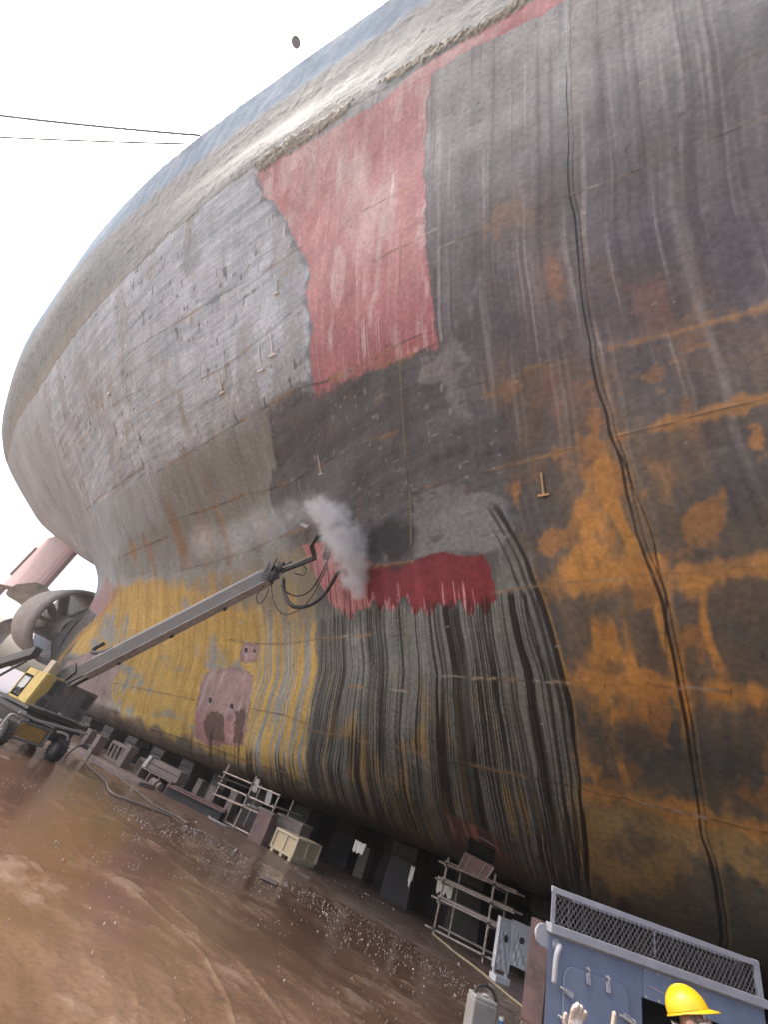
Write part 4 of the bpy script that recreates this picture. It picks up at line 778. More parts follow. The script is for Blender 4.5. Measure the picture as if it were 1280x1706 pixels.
for k,(nm,r) in enumerate((('thick',.062),('thin1',.025),('thin2',.018),('loop',.016),('thin3',.016))): MB().tube(spline(ST[nm],10),r,8).build('hose',M_HOSE,head,smooth=True)
b=MB()
for k in range(7): p=at_(L_-.3+.09*k,.1+.1*(k%3),.1); b.tube(spline([p,p+V3((.1,-.12,.05)),p+V3((.2,-.15,-.35-.05*k)),p+V3((.45,-.05,-.25))],6),.014,6)
b.build('cable_bundle',M_HOSE,head,smooth=True)
# machine odds around the chassis
b=MB(); b.tube(spline([(-15.42,9.05,.72),(-15.38,9.3,.74),(-15.36,9.45,.66),(-15.36,9.46,.45)]),.035); b.build('mudguard_rail',M_EDGE,lift,smooth=True); MB().tube(spline([(-15.42,7.85,.72),(-15.36,7.62,.76),(-15.33,7.5,.7),(-15.3,7.5,.4)]),.035).build('mudguard_rail',M_EDGE,lift,smooth=True)
b=MB(); b.bar((-15.62,7.9,1.12),(-15.62,10.0,1.12),.025,.03); b.tube([(-15.6,8.3,.8),(-15.6,10.1,.92)],.04); b.tube([(-15.6,7.8,.85),(-15.6,9.0,.78)],.03); b.box((-15.6,9.9,1.16),(.1,.14,.06)); b.box((-15.6,8.9,1.16),(.08,.1,.06)); b.build('hydraulic_line',M_EDGE,lift)
# another machine's tube boom rising behind the lift
ob=root('spare_boom',(-30,11.2,0),'plain dark tube boom of another machine, rising behind the yellow boom lift','machine boom')
b=MB(); b.bar((-31,11.5,-.9+1.2),(-24.0,10.9,2.68),.34,.42); b.bar((-27.5,11.2,.2),(-24.4,10.95,2.2),.10,.10); b.build('boom',M_DRK,ob,bevel=.02)
b=MB(); b.box((-31.2,11.5,.45),(2.4,1.6,.9)); b.build('chassis',M_DRK,ob,bevel=.03)
# --- blocks and timbers beside the bilge ----------------------------------------------
def post(base,h,w,d,label,m=M_CONC,cap=True,lean=(0,0),name='dock_post',g='short posts standing along the ship'):
    r=root(name,(base[0],base[1],0),label,'dock post',g); b=MB(); x,y=base
    b.prism([(x-w/2,y-d/2,0),(x+w/2,y-d/2,0),(x+w/2,y+d/2,0),(x-w/2,y+d/2,0)],(lean[0],lean[1],h)); b.build('shaft',m,r,bevel=.015)
    if cap: b=MB(); b.box((x+lean[0],y+lean[1],h+.035),(w*1.12,d*1.12,.07)); b.build('cap',M_WOOD,r,bevel=.006)
    return r
post((-21.8,14.3),.72,.34,.4,'pinkish concrete post farthest to the left in the row, just behind the boom lift wheel')
post((-19.3,13.2),.76,.30,.4,'pinkish post second from the left, standing free in front of dark slatted frames')
post((-19.4,14.85),.80,.34,.4,'pinkish post third from the left, with white blotched cap, left of the timber box block')
post((-17.0,17.3),.74,.34,.4,'dim post in the shade just right of the timber box block',cap=False)
post((-16.1,17.3),.72,.38,.45,'dim broad post in the shade behind the low reddish beam',cap=False)
post((-14.0,16.3),.86,.36,.4,'pale post seen between the pipes of the far scaffold',cap=True)
post((-11.1,14.85),.86,.62,.36,'wide pink block post standing left of the wooden crate',m=M_RED,cap=True)
post((-9.35,19.4),.98,.42,.5,'grey column under the hull to the right of the wooden crate',m=M_WOOD,cap=False)
post((-1.75,12.2),1.42,.36,.5,'rust-brown block column at the left edge of the blue-grey box',m=M_RED,cap=False)
def slat(x0,x1,y,h,label,n=5):
    r=root('slatted_frame',((x0+x1)/2,y,0),label,'timber frame','slatted frames between the posts')
    b=MB(); b.box(((x0+x1)/2,y,h-.06),(x1-x0,.4,.12)); b.box(((x0+x1)/2,y,.06),(x1-x0,.4,.12)); b.build('rail',M_WOOD,r,bevel=.01)
    for k in range(n): x=x0+(k+.5)*(x1-x0)/n; MB().prism([(x-.05,y-.2,.12),(x+.05,y-.2,.12),(x+.05,y-.12,.12),(x-.05,y-.12,.12)],(-.12,0,h-.24)).build('slat',M_WOOD,r)
    MB().box(((x0+x1)/2,y+.1,h/2),(x1-x0-.05,.05,h-.2)).build('back_board',M_DRK,r)
slat(-21.3,-19.7,15.3,.74,'dark slatted timber frame between the second and third pinkish posts')
slat(-19.2,-18.3,15.5,.62,'smaller dark slatted frame left of the timber box block',4)
slat(-23.4,-22.1,13.6,.55,'slatted frame half hidden behind the wheel of the boom lift',4)
tb=root('timber_block',(-17.1,15.1,0),'big stacked timber box block with plank face under the bilge','block')
b=MB(); b.box((-17.1,15.25,.60),(2.1,.55,.40)); b.build('plank_stack',M_WOOD,tb,bevel=.012)
b=MB(); b.bar((-18.12,14.965,.60),(-16.08,14.965,.60),.012,.02); b.build('plank_joint',M_BLK,tb)
b=MB(); 
for x in (-18.1,-17.45,-16.8,-16.1): b.box((x,15.0,.19),(.07,.5,.38))
b.box((-17.1,15.0,.37),(2.1,.52,.05)); b.box((-17.1,15.25,.19),(2.1,.05,.36)); b.build('open_frame',M_CONC,tb,bevel=.008)
b=MB(); b.prism([(-18.35,14.9,.35),(-18.1,14.9,.35),(-18.0,14.9,.84),(-18.2,14.9,.84)],(0,.25,0)); b.build('end_board',M_EDGE,tb)
st=root('stub_pipe',(-16.3,14.45,0),'pair of short fat pipe stubs on the mud beside the reddish beam','pipe'); MB().tube([(-16.75,14.5,.14),(-16.3,14.42,.14)],.15,14).build('pipe',M_CONC,st); MB().tube([(-16.2,14.4,.12),(-16.0,14.36,.12)],.13,14).build('collar',M_CONC,st)
be=root('steel_beam',(-14.1,14.45,0),'long low reddish steel beam lying on the mud in front of the far scaffold','beam')
b=MB(); b.bar((-15.35,14.12,.32),(-12.9,14.85,.32),.42,.05); b.build('top_flange',M_RED,be,bevel=.008)
b=MB(); b.bar((-15.3,14.06,.16),(-12.95,14.76,.16),.05,.30); b.bar((-15.3,14.3,.16),(-12.95,15.0,.16),.05,.30); b.build('web',M_DRK,be)
b=MB(); b.bar((-15.36,14.05,.17),(-15.33,14.4,.17),.04,.34); b.bar((-15.2,14.2,.38),(-12.95,14.9,.38),.16,.05); b.build('end_plate',M_RED,be,bevel=.006)
bw=root('bar_frame',(-12.6,14.4,0),'small bent steel bar loop at the foot of the far scaffold','steel bar'); MB().tube(spline([(-13.3,14.6,.04),(-12.9,14.3,.05),(-12.36,14.5,.04),(-12.3,15.0,.04)],8),.03,6).build('bar',M_EDGE,bw)
# keel blocks under the flat of the bottom: rows standing in the dark
M_KEEL=mat('shade_dark_concrete',(.055,.048,.043),(.03,.027,.025),rough=.75,scale=3)  # concrete darkened so the shade under the hull sits in its colour
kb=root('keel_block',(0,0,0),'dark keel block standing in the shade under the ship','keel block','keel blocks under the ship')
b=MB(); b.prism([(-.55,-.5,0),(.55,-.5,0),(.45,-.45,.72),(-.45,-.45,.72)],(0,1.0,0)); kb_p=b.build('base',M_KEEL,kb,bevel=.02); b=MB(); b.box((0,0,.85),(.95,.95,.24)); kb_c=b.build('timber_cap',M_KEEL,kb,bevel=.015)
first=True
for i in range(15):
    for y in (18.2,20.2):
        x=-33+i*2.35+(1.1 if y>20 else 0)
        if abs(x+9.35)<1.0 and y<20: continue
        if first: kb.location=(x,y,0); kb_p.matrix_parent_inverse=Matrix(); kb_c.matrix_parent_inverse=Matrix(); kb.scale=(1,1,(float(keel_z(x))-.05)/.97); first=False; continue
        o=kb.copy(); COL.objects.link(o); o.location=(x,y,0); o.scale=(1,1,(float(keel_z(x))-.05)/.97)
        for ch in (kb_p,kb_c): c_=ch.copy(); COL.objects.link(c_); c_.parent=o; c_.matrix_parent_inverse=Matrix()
gb=root('shaded_beam',(-10.6,15.6,0),'dim grey block with flat top behind the wide pink post','block'); b=MB(); b.box((-10.55,15.75,.45),(1.1,.7,.9)); b.build('body',M_CONC,gb,bevel=.02); b=MB(); b.box((-10.55,15.75,.935),(1.15,.75,.07)); b.build('top_board',M_WOOD,gb)
wl=MB(); wx=[-37,-30,-21.8,-13,-5,2,8]; wl.v=[(x,y,z) for x in wx for y,z in ((21.2,0),(21.2,float(keel_z(x))+.12),(21.6,float(keel_z(x))+.12),(21.6,0))]; wl.f=[(i*4+j,i*4+j+1,i*4+j+5,i*4+j+4) for i in range(len(wx)-1) for j in range(3)]; wl.box((8,18.6,.92),(.4,5.4,1.8)); wl.build('light_block_wall',mat('light_block_black',(.035,.035,.03),(.02,.02,.018),rough=.8,scale=1)); tag(bpy.data.objects['light_block_wall'],'added low dark wall blocking light under the middle of the ship','wall')  # invented wall keeping sky light out of the gap under the hull
# --- wooden crate ----------------------------------------------------------------------
cr=root('wooden_crate',(-9.6,15.3,0),'pale plywood crate with batten frame on fork skids beside the ship','crate')
Rz=Matrix.Rotation(math.atan2(-.15,1.0),3,'Z'); C0=V3((-9.87,15.30,0)); cw,cd,chh=1.02,1.2,.60
def cb(b,c,d): c=V3(c); return b.box(C0+Rz@c,d,Rz)
b=MB(); cb(b,(0,0,.37),(cw-.06,cd-.06,.46)); b.build('panel',M_PLY,cr)
b=MB()
for x in (-cw/2,0,cw/2):
    cb(b,(x,-cd/2+.01,.37),(.07,.05,.52))
for x in (-cw/2,cw/2):
    for y in (-cd/2,0,cd/2): cb(b,(x,y,.37),(.05,.07,.52))
for z in (.13,.61):
    for y in (-cd/2,cd/2): cb(b,(0,y,z),(cw+.05,.055,.06))
    for x in (-cw/2,cw/2): cb(b,(x,0,z),(.055,cd+.05,.06))
b.build('batten',M_PINE,cr,bevel=.004)
b=MB(); cb(b,(0,0,.635),(cw,cd,.02)); b.build('lid',M_PINE,cr)
b=MB()
for x in (-cw/2+.08,0,cw/2-.08): cb(b,(x,0,.05),(.12,cd,.10))
b.build('skid',M_PINE,cr)
# --- scaffolds -------------------------------------------------------------------------
def clamps(b,pts):
    for p in pts: b.box(p,(.07,.07,.07))
sl=root('far_scaffold',(-12.7,15,0),'small rusty pipe scaffold, the far one, with white anode plates behind it','scaffold','pipe scaffolds at the bilge')
for x,y,h in ((-14.0,15.1,1.66),(-12.36,14.93,1.68),(-11.1,15.0,1.46),(-13.3,16.6,1.5),(-11.5,16.5,1.45)): MB().tube([(x,y,0 if x<-11.2 else .9),(x+.02,y,h)],.028,8).build('upright',M_PIPE,sl)
for z0,z1 in ((1.38,1.44),(.99,1.06),(.06,.1)): MB().tube([(-14.05,15.05,z0),(-11.0,14.93,z1)],.026,8).build('ledger',M_PIPE,sl)
for x,z in ((-14.0,1.2),(-12.36,1.0),(-11.1,1.1)): MB().tube([(x,14.85,z),(x+.1,16.7,z)],.024,8).build('transom_pipe',M_PIPE,sl)
b=MB(); b.bar((-14.1,15.2,.63),(-11.2,15.1,.74),.24,.04); b.bar((-14.0,15.5,.64),(-11.3,15.4,.74),.22,.04); b.build('plank',M_PLK,sl)
b=MB(); clamps(b,[(-14.0,15.1,1.38),(-12.36,14.93,1.42),(-12.36,14.93,1.02),(-14.0,15.1,1.0),(-11.1,15.0,1.44),(-11.1,15.0,1.06),(-12.36,14.93,.66)]); b.build('clamp',M_DRK,sl)
rag=root('plastic_sheet',(-12.2,15.0,.7),'crumpled grey plastic sheet lying on the plank of the far scaffold','plastic sheet')
b=MB(); rp=random.Random(4); n=12
for i in range(n+1):
    for j in range(4): t=i/n; b.v.append((-12.45+1.1*t,15.0+.1*j,.72+.05*t+.11*rp.random()+.02))
for i in range(n):
    for j in range(3): b.f.append((i*4+j,i*4+j+1,i*4+j+5,i*4+j+4))
b.build('sheet',M_FILM,rag)
sr=root('near_scaffold',(-4.2,16,0),'rusty pipe scaffold, the near one, with three planked levels under the open sea chest','scaffold','pipe scaffolds at the bilge')
UP=[(-4.98,15.75,1.76),(-3.55,15.56,1.84),(-4.9,16.95,1.52),(-3.45,16.85,1.62)]
for x,y,h in UP: MB().tube([(x,y,0),(x,y,h)],.03,8).build('upright',M_PIPE,sr)
for z in (1.60,1.20,.78,.13):
    for y in (15.70,16.9): MB().tube([(-5.25,y+.06,z-.02),(-2.95,y-.10,z+.02)],.026,8).build('ledger',M_PIPE,sr)
for x in (-4.95,-3.5):
    for z in (1.55,1.15,.72): MB().tube([(x,15.45,z),(x+.03,17.1,z-.03)],.024,8).build('transom_pipe',M_PIPE,sr)
for z,yy in ((1.655,15.95),(1.25,15.9),(.83,15.95)):
    b=MB(); b.bar((-5.1,yy+.05,z-.01),(-3.0,yy-.08,z+.01),.24,.045); b.bar((-4.9,yy+.33,z-.01),(-3.1,yy+.2,z+.01),.22,.045); b.build('plank',M_PLK,sr,bevel=.004)
b=MB(); clamps(b,[(x,y,z) for x,y,h in UP[:2] for z in (1.6,1.2,.78,.13)]); b.build('clamp',M_DRK,sr)
# ragged pale sheets standing in for light seen through gaps under the hull
def gap_light(c,w,h,label,seed):
    r=root('gap_light_sheet',c,label,'plastic sheet','pale sheets standing in for light through gaps under the ship'); rg=random.Random(seed); n=9; b=MB(); up=[];lo=[]
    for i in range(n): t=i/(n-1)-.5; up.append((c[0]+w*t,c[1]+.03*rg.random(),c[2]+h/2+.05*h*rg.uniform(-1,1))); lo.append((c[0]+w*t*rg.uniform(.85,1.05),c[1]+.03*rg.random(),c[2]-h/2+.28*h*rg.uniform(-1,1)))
    b.v=up+lo; b.f=[(i,i+1,n+i+1,n+i) for i in range(n-1)]; o=b.build('sheet',mat('gap_light_sheet_'+str(seed),(.78,.74,.62),(.6,.56,.46),rough=.7,scale=5,bump=.6,bscale=9),r); s_=o.modifiers.new('t','SOLIDIFY'); s_.thickness=.012
gap_light((-7.95,15.85,1.05),.42,.26,'pale sheet standing in for light through a gap, right of the wooden crate',1)
gap_light((-5.98,15.75,.98),.13,.42,'narrow pale strip standing in for light through a gap, left of the near scaffold',2)
gap_light((-5.05,16.15,1.06),.5,.36,'broad cream sheet standing in for light through a gap behind the left upright of the near scaffold',3)
# --- wrapped panels --------------------------------------------------------------------
def wrapped(x,y,yaw,w,h,label,foot):
    r=root('wrapped_panel',(x,y,0),label,'panel','plastic-wrapped panels beside the near scaffold'); R=Matrix.Rotation(yaw,3,'Z'); P=lambda c:V3((x,y,0))+R@V3(c)
    b=MB(); nx,nz=8,16
    for s in (-1,1):
        for i in range(nx+1):
            for k in range(nz+1): b.v.append(tuple(P(((i/nx-.5)*w,s*(.035+.012*math.sin(7*k+3*i*i)+.01*math.sin(2.3*i+k)),.22+(h-.22)*k/nz))))
    m=(nx+1)*(nz+1)
    for s in (0,1):
        for i in range(nx):
            for k in range(nz):
                q=[s*m+i*(nz+1)+k,s*m+(i+1)*(nz+1)+k,s*m+(i+1)*(nz+1)+k+1,s*m+i*(nz+1)+k+1]; b.f.append(tuple(q if s==0 else q[::-1]))
    b.build('wrapped_body',M_FILM,r)
    b=MB()
    for sx in (-1,1): b.box(P((sx*w/2,0,.22+(h-.22)/2)),(.025,.10,h-.2),R)
    for z in (.22,h): b.box(P((0,0,z)),(w+.03,.10,.025),R)
    b.build('edge_strip',M_ALU,r,bevel=.004)
    b=MB()
    for sx in (-1,1): b.box(P((sx*(w/2-.03),0,.11)),(.035,.06,.22),R)
    b.build('leg',M_ALU,r)
    if foot: b=MB(); b.box(P((0,-.02,.07)),(w,.22,.12),R); b.build('foot_block',M_WHITE,r,bevel=.01)
    b=MB(); b.lathe(P((.02*w,-.05,.22+(h-.22)*.62)),R@V3((0,-1,0)),[(0,.07),(.012,.06),(.012,0)],10); b.build('dark_patch',M_DRK,r)
wrapped(-2.82,14.14,.95,.42,1.10,'bright white plastic-wrapped panel on a white foot block, left of its dull twin',True)
wrapped(-2.78,16.0,.55,.52,1.06,'dull grey plastic-wrapped panel with rounded top, right of the bright white one',False)
# --- rope and hoses on the floor ---------------------------------------------------------
def floor_line(name,pts,r,m,label,cat): o=MB().tube(spline([(x,y,r*.6+.02) for x,y in pts],12),r,7).build(name,m,None,smooth=True); tag(o,label,cat); return o
floor_line('rope',[(-4.98,15.7),(-4.4,15.1),(-3.99,14.66),(-3.23,14.06),(-2.51,13.23),(-1.92,12.65),(-1.3,12.0),(-.6,11.2)],.022,mat('rope_yellow',(.46,.39,.24),(.33,.27,.17),rough=.8,scale=30),'thin yellowish rope running from the near scaffold foot along the mud','rope')
floor_line('pale_hose',[(-18.3,12.3),(-16.6,11.5),(-15.0,10.98),(-14.17,10.66),(-13.0,10.0),(-12.4,9.92),(-12.07,10.43),(-11.6,11.3)],.028,M_WOOD,'pale hose snaking on the mud from behind the wheel, nearest the camera','hose')
floor_line('thin_hose',[(-17.6,12.2),(-16.73,12.6),(-14.98,12.18),(-13.48,11.71),(-12.6,11.46),(-11.9,11.7),(-11.2,11.6)],.02,M_WOOD,'thin grey hose lying closer to the blocks than the pale hose','hose')
o=MB().tube(spline([(-17.5,11.1,.03),(-17.7,11.4,.35),(-17.6,11.7,.50),(-17.1,11.6,.42),(-16.6,11.3,.15),(-16.2,11.05,.03)],10),.032,7).build('black_hose',M_HOSE,None,smooth=True); tag(o,'short black hose arching up off the mud right of the wheel','hose')
pl=root('bund_kerb',(-17.5,12.3,0),'low grey kerb of mud and concrete along the posts behind the boom lift','kerb'); b=MB(); b.bar((-21.5,12.7,.05),(-15.6,13.4,.05),.9,.22); b.build('kerb',M_CONC,pl,bevel=.05)
for x,y,w,l in ((-7.3,10.75,.42,'pale square plate lying flat on the mud in front of the crate'),(-8.2,13.6,.34,'small pale plate lying on the grit right of the crate')):
    r=tag(MB().box((x,y,.03),(w,w*.75,.03),Matrix.Rotation(.5,3,'Z')).build('flat_plate',M_CONC,None,bevel=.006),l,'plate')
# --- grey case with a carrying strap ------------------------------------------------------
cs=root('tool_case',(-1.85,8.35,0),'grey metal case with black strap handle, standing on the mud','case')
M_CASE=mat('case_grey',(.34,.33,.30),(.25,.24,.22),rough=.45,scale=4,dirt=(.18,.16,.14)); R=Matrix.Rotation(.72,3,'Z'); Q=lambda c:V3((-1.84,8.40,0))+R@V3(c)
b=MB(); b.prism([Q((-.17,-.11,0)),Q((.17,-.11,0)),Q((.17,.11,0)),Q((-.17,.11,0))],(0,0,.50)); b.build('body',M_CASE,cs,bevel=.02)
b=MB(); b.prism([Q((-.16,-.10,.50)),Q((.16,-.10,.50)),Q((.16,.10,.50)),Q((-.16,.10,.50))],(0,0,.035)); b.box(Q((.03,0,.545)),(.09,.07,.02),R); b.build('lid',mat('case_lid',(.46,.45,.42),(.36,.35,.33),rough=.4,scale=4),cs,bevel=.01)
MB().tube(spline([Q((-.12,0,.53)),Q((-.09,0,.60)),Q((.02,0,.64)),Q((.14,0,.60)),Q((.20,0,.50)),Q((.21,0,.3))],8),.018,8).build('strap',M_HOSE,cs,smooth=True)
MB().box(Q((.03,-.01,.557)),(.045,.06,.012),R).build('tag_plate',M_WHITE,cs)
bb=root('blue_canister',(-1.6,8.45,0),'small blue canister standing against the right side of the grey case','canister'); MB().lathe((-1.60,8.50,0),(0,0,1),[(0,0),(0,.07),(.30,.07),(.34,.05),(.36,.03),(.40,.03),(.40,0)],16).build('body',mat('canister_blue',(.05,.22,.48),(.04,.16,.36),rough=.4,scale=6),bb); MB().lathe((-1.6,8.5,.40),(0,0,1),[(0,.034),(.03,.034),(.03,0)],14).build('lid',M_WHITE,bb)

# --- blue-grey box with a mesh guard ----------------------------------------------------
EA=V3((-.8310,6.1336,1.9152)); E1=V3((.737896,.673233,.047602)); E2=V3((-.035165,-.032084,.998866)); E3=E1.cross(E2)
F=lambda s,t,o=0: EA+E1*s+E2*t+(E3*o if o>=0 else V3((0,-1,0))*o)   # the end plates run skew to the front
RB=Matrix((E1,E2,E3)).transposed()
bx=root('machine_box',tuple(F(1.27,-1.93,-.7)),'blue-grey steel machine box with bolted hatch and a wire mesh guard on top','machine box')
W_,H0,DP=2.54,-.30,1.5
def fb(b,s0,s1,t0,t1,o0,o1):
    lo,hi=min(o0,o1),max(o0,o1); v=[F(s,t,o) for s in (s0,s1) for t in (t0,t1) for o in (lo,hi)]
    return b.add(v,[(0,1,3,2),(4,6,7,5),(0,4,5,1),(2,3,7,6),(0,2,6,4),(1,5,7,3)])
b=MB(); fb(b,0,1.05,-1.92,-.36,-DP,0); fb(b,1.05,W_,-.60,-.36,-DP,0); fb(b,2.2,W_,-1.92,-.60,-DP,0); fb(b,1.05,2.2,-1.92,-.60,-DP,-.75); fb(b,1.05,2.2,-1.92,-1.7,-.75,0); b.build('casing',M_BLUE,bx,bevel=.006)
b=MB(); fb(b,1.05,2.2,-1.7,-.6,-.75,-.73); b.build('bay_lining',M_BLK,bx)
b=MB(); b.bar(F(-.02,-.325,.015),F(W_+.02,-.325,.015),.10,.07,E2); b.bar(F(-.005,-.36,-.05),F(-.005,-.36,-DP),.05,.06,E2); b.build('roof_rail',M_BLUEL,bx,bevel=.005)
gd_=MB(); fb(gd_,0,W_,-.05,.0,-.04,.02); fb(gd_,0,.045,-.29,-.05,-.04,.02); fb(gd_,W_-.075,W_,-.29,-.05,-.04,.02); gd_.bar(F(W_-.03,-.02,-.04),F(W_-.03,-.02,-DP),.06,.05,E2); gd_.bar(F(.02,-.02,-.04),F(.02,-.02,-DP),.05,.05,E2); fb(gd_,0,W_,-.05,0,-DP-.02,-DP+.03)
for s in (.02,W_-.03): fb(gd_,s-.02,s+.02,-.29,-.05,-DP-.02,-DP+.03)
fb(gd_,1.24,1.27,-.29,-.05,-DP,-DP+.03)
guard=gd_.build('mesh_guard',M_BLUEL,bx,bevel=.004)
b=MB(); pitch=.052; t0,t1=-.285,-.05; s0,s1=.045,W_-.075
def clipd(sA,dirn):
    sB=sA+dirn*(t1-t0)*.78; p=[]; 
    a,bv=(sA,t0),(sB,t1)
    def cl(s_): f=(s_-a[0])/(bv[0]-a[0]); return (s_,a[1]+f*(bv[1]-a[1]))
    lo,hi=(a,bv) if a[0]<bv[0] else (bv,a)
    if hi[0]<s0 or lo[0]>s1: return None
    if lo[0]<s0: lo=cl(s0)
    if hi[0]>s1: hi=cl(s1)
    return lo,hi
k=s0-.3
while k<s1+.3:
    for dn in (1,-1):
        q=clipd(k,dn)
        if q: b.bar(F(q[0][0],q[0][1],-.008+.003*dn),F(q[1][0],q[1][1],-.008+.003*dn),.0065,.004,E3)
    k+=pitch
b.build('wire_mesh',M_WIRE,guard)
b=MB(); k=.1
rp=random.Random(2)
# radiator fins and pipes standing inside the guard
for i in range(26): s=.1+i*.09; fb(b,s,s+.03,-.30,-.10+.03*rp.random(),-.55,-.15)
fb(b,.35,.42,-.30,-.06,-.12,-.06); b.build('cooler',M_DRK,bx)
b=MB(); fb(b,.05,W_-.05,-.36,-.335,-DP+.1,-.05); b.build('roof_plate',M_DRK,bx)
# hatch, its clips and a grab pipe
def rr(s0,s1,t0,t1,r,o,n=6):
    pts=[]
    for cs,ct,a0 in ((s1-r,t1-r,0),(s0+r,t1-r,90),(s0+r,t0+r,180),(s1-r,t0+r,270)):
        for k in range(n+1): a=math.radians(a0+90*k/n); pts.append(F(cs+r*math.cos(a),ct+r*math.sin(a),o))
    return pts
b=MB(); b.prism(rr(.17,.885,-1.45,-.555,.10,.006),tuple(E3*.022)); hatch=b.build('hatch',M_BLUE,bx,bevel=.006)
def clip(s,t,ds,dt):
    b=MB(); b.bar(F(s,t,.045),F(s+ds*.075,t+dt*.075,.055),.042,.022,E3); o=b.build('hatch_clip',M_BLUEL,hatch,bevel=.003)
    b=MB(); b.tube([F(s-ds*.03,t-dt*.03,.02),F(s-ds*.03,t-dt*.03,.075)],.010,8); b.tube([F(s-ds*.05,t-dt*.05,.05),F(s+ds*.01,t+dt*.01,.06)],.006,6); b.build('bolt',M_EDGE,o)
for s,t,ds,dt in ((.415,-.56,0,-1),(.635,-.57,0,-1),(.175,-.73,1,-.25),(.165,-.92,1,-.25),(.88,-.77,-1,.1)): clip(s,t,ds,dt)
b=MB(); b.tube([F(.76,-.765,.05),F(.93,-.80,.07)],.012,8); b.bar(F(.92,-.80,.07),F(.98,-.80,.07),.03,.02); b.build('latch_lever',M_EDGE,hatch)
b=MB(); b.box(F(.30,-.83,.03),(.05,.07,.012),RB); b.build('data_plate',M_BLUEL,hatch)
b=MB(); b.tube(spline([F(.095,-.44,.0),F(.085,-.44,.06),F(.055,-.46,.085),F(.035,-.53,.085),F(.03,-.70,.08)],8),.026,12); b.lathe(F(.095,-.44,0),E3,[(0,.05),(.012,.05),(.012,0)],16); b.build('vent_pipe',M_BLUEL,bx,smooth=True)
# lifting lug at the corner
b=MB(); lp=[]
for k in range(13): a=math.radians(70+220*k/12); lp.append(F(-.085+.085*math.cos(a),-.40+.085*math.sin(a),-.06))
lp=[F(0.0,-.29,-.06)]+lp+[F(0.0,-.52,-.06)]; b.prism(lp,tuple(E3*.03)); lug=b.build('lifting_lug',M_BLUEL,bx)
MB().lathe(F(-.09,-.40,-.028),E3,[(0,.024),(.003,.024),(.003,0)],14).build('lug_hole',M_BLK,lug)
b=MB(); b.prism([F(1.07,-.60,.002),F(1.40,-.60,.002),F(1.40,-.375,.002),F(1.07,-.375,.002)],tuple(E3*.014)); pn=b.build('service_panel',M_BLUE,bx,bevel=.003)
b=MB()
for s in (1.09,1.235,1.38):
    for t in (-.585,-.39): b.lathe(F(s,t,.016),E3,[(0,.012),(.010,.010),(.010,0)],8)
b.bar(F(1.13,-.50,.018),F(1.30,-.52,.018),.008,.01,E3); b.build('panel_bolt',M_EDGE,pn)
b=MB()
for t in (-.36,-.34): b.bar(F(0,t-.01,.008),F(W_,t-.01,.008),.012,.006,E3)
b.build('weld_bead',M_EDGE,bx)
# --- the worker ---------------------------------------------------------------------------
hdg=V3((.97,-.12,0)).normalized(); lft=V3((-hdg.y,hdg.x,0)); PB=V3((.19,4.93,-.03))
def W(f,l,z): return tuple(PB+hdg*f+lft*l+V3((0,0,z*.957)))
sv=[W(0,0,.92),W(.0,0,1.12),W(.01,0,1.30),W(.02,0,1.40),W(.05,0,1.47),W(.075,0,1.53),W(.085,0,1.60),W(.08,0,1.655)]; rd=[(.16,.12),(.15,.11),(.17,.115),(.12,.09),(.055,.055),(.068,.072),(.078,.092),(.062,.072)]
ed=[(i,i+1) for i in range(7)]
def chain(st,pts,rs):
    p=st
    for q,r in zip(pts,rs): sv.append(W(*q)); rd.append(r); ed.append((p,len(sv)-1)); p=len(sv)-1
    return p
for s in (1,-1):
    k=chain(3,[(.01,.17*s,1.375),(.02,.22*s,1.12),(.12,.24*s,.90),(.16,.235*s,.845)],[.062,.05,.036,.03])
    for j,(dl,L) in enumerate(((-.03,.075),(-.01,.085),(.01,.08),(.03,.062))):
        chain(k,[(.18,(.235+dl)*s,.80),(.19,(.235+dl)*s,.80-L*.5),(.175,(.235+dl)*s,.80-L)],[.010,.009,.008])
    chain(k,[(.20,(.20)*s,.83),(.225,.195*s,.79)],[.011,.009])
    chain(0,[(.0,.09*s,.86),(.02,.10*s,.50),(-.01,.105*s,.10),(.05,.11*s,.05),(.15,.115*s,.035)],[.10,.07,.05,.05,.04])
wm=skinned(sv,ed,rd,2,0)
M_COV=mat('coverall_white',(.62,.61,.60),(.5,.49,.48),rough=.85,scale=6,bump=.4,bscale=12,dirt=(.42,.39,.36),dth=(.6,.8)); M_SKIN=mat('skin',(.42,.25,.17),(.36,.20,.13),rough=.55,scale=12); M_BOOT=mat('boot',(.04,.035,.03),rough=.6)
wk=bpy.data.objects.new('person',wm); COL.objects.link(wk); wm.materials.append(M_COV); wm.materials.append(M_SKIN); wm.materials.append(M_BOOT)
for p in wm.polygons:
    p.use_smooth=True; z=p.center.z; d=(V3((p.center.x,p.center.y,0))-PB).dot(lft)
    p.material_index=1 if (z>1.40 or (z<.84 and abs(d)>.185 and z>.65)) else (2 if z<.12 else 0)
tag(wk,'worker in white with yellow hard hat, facing right before the blue-grey box','person')
HC=V3(W(.075,0,1.59)); tl=(hdg*-.52+V3((0,0,1))).normalized(); tf=(hdg-tl*hdg.dot(tl)).normalized(); tlft=tl.cross(tf)
T=lambda f,l,u: HC+tf*f+tlft*l+tl*u
b=MB(); nr,na=10,32
for i in range(nr+1):
    ph=i/nr*math.pi/2
    for k in range(na):
        a=2*math.pi*k/na; e=1.0+.04*max(0,math.cos(a))
        rdge=.010*math.exp(-(math.sin(a)/.16)**2)*math.sin(ph*.9+.3)
        b.v.append(tuple(T(.130*math.cos(a)*math.cos(ph)*e,.110*math.sin(a)*math.cos(ph),.045+(.118+rdge)*math.sin(ph))))
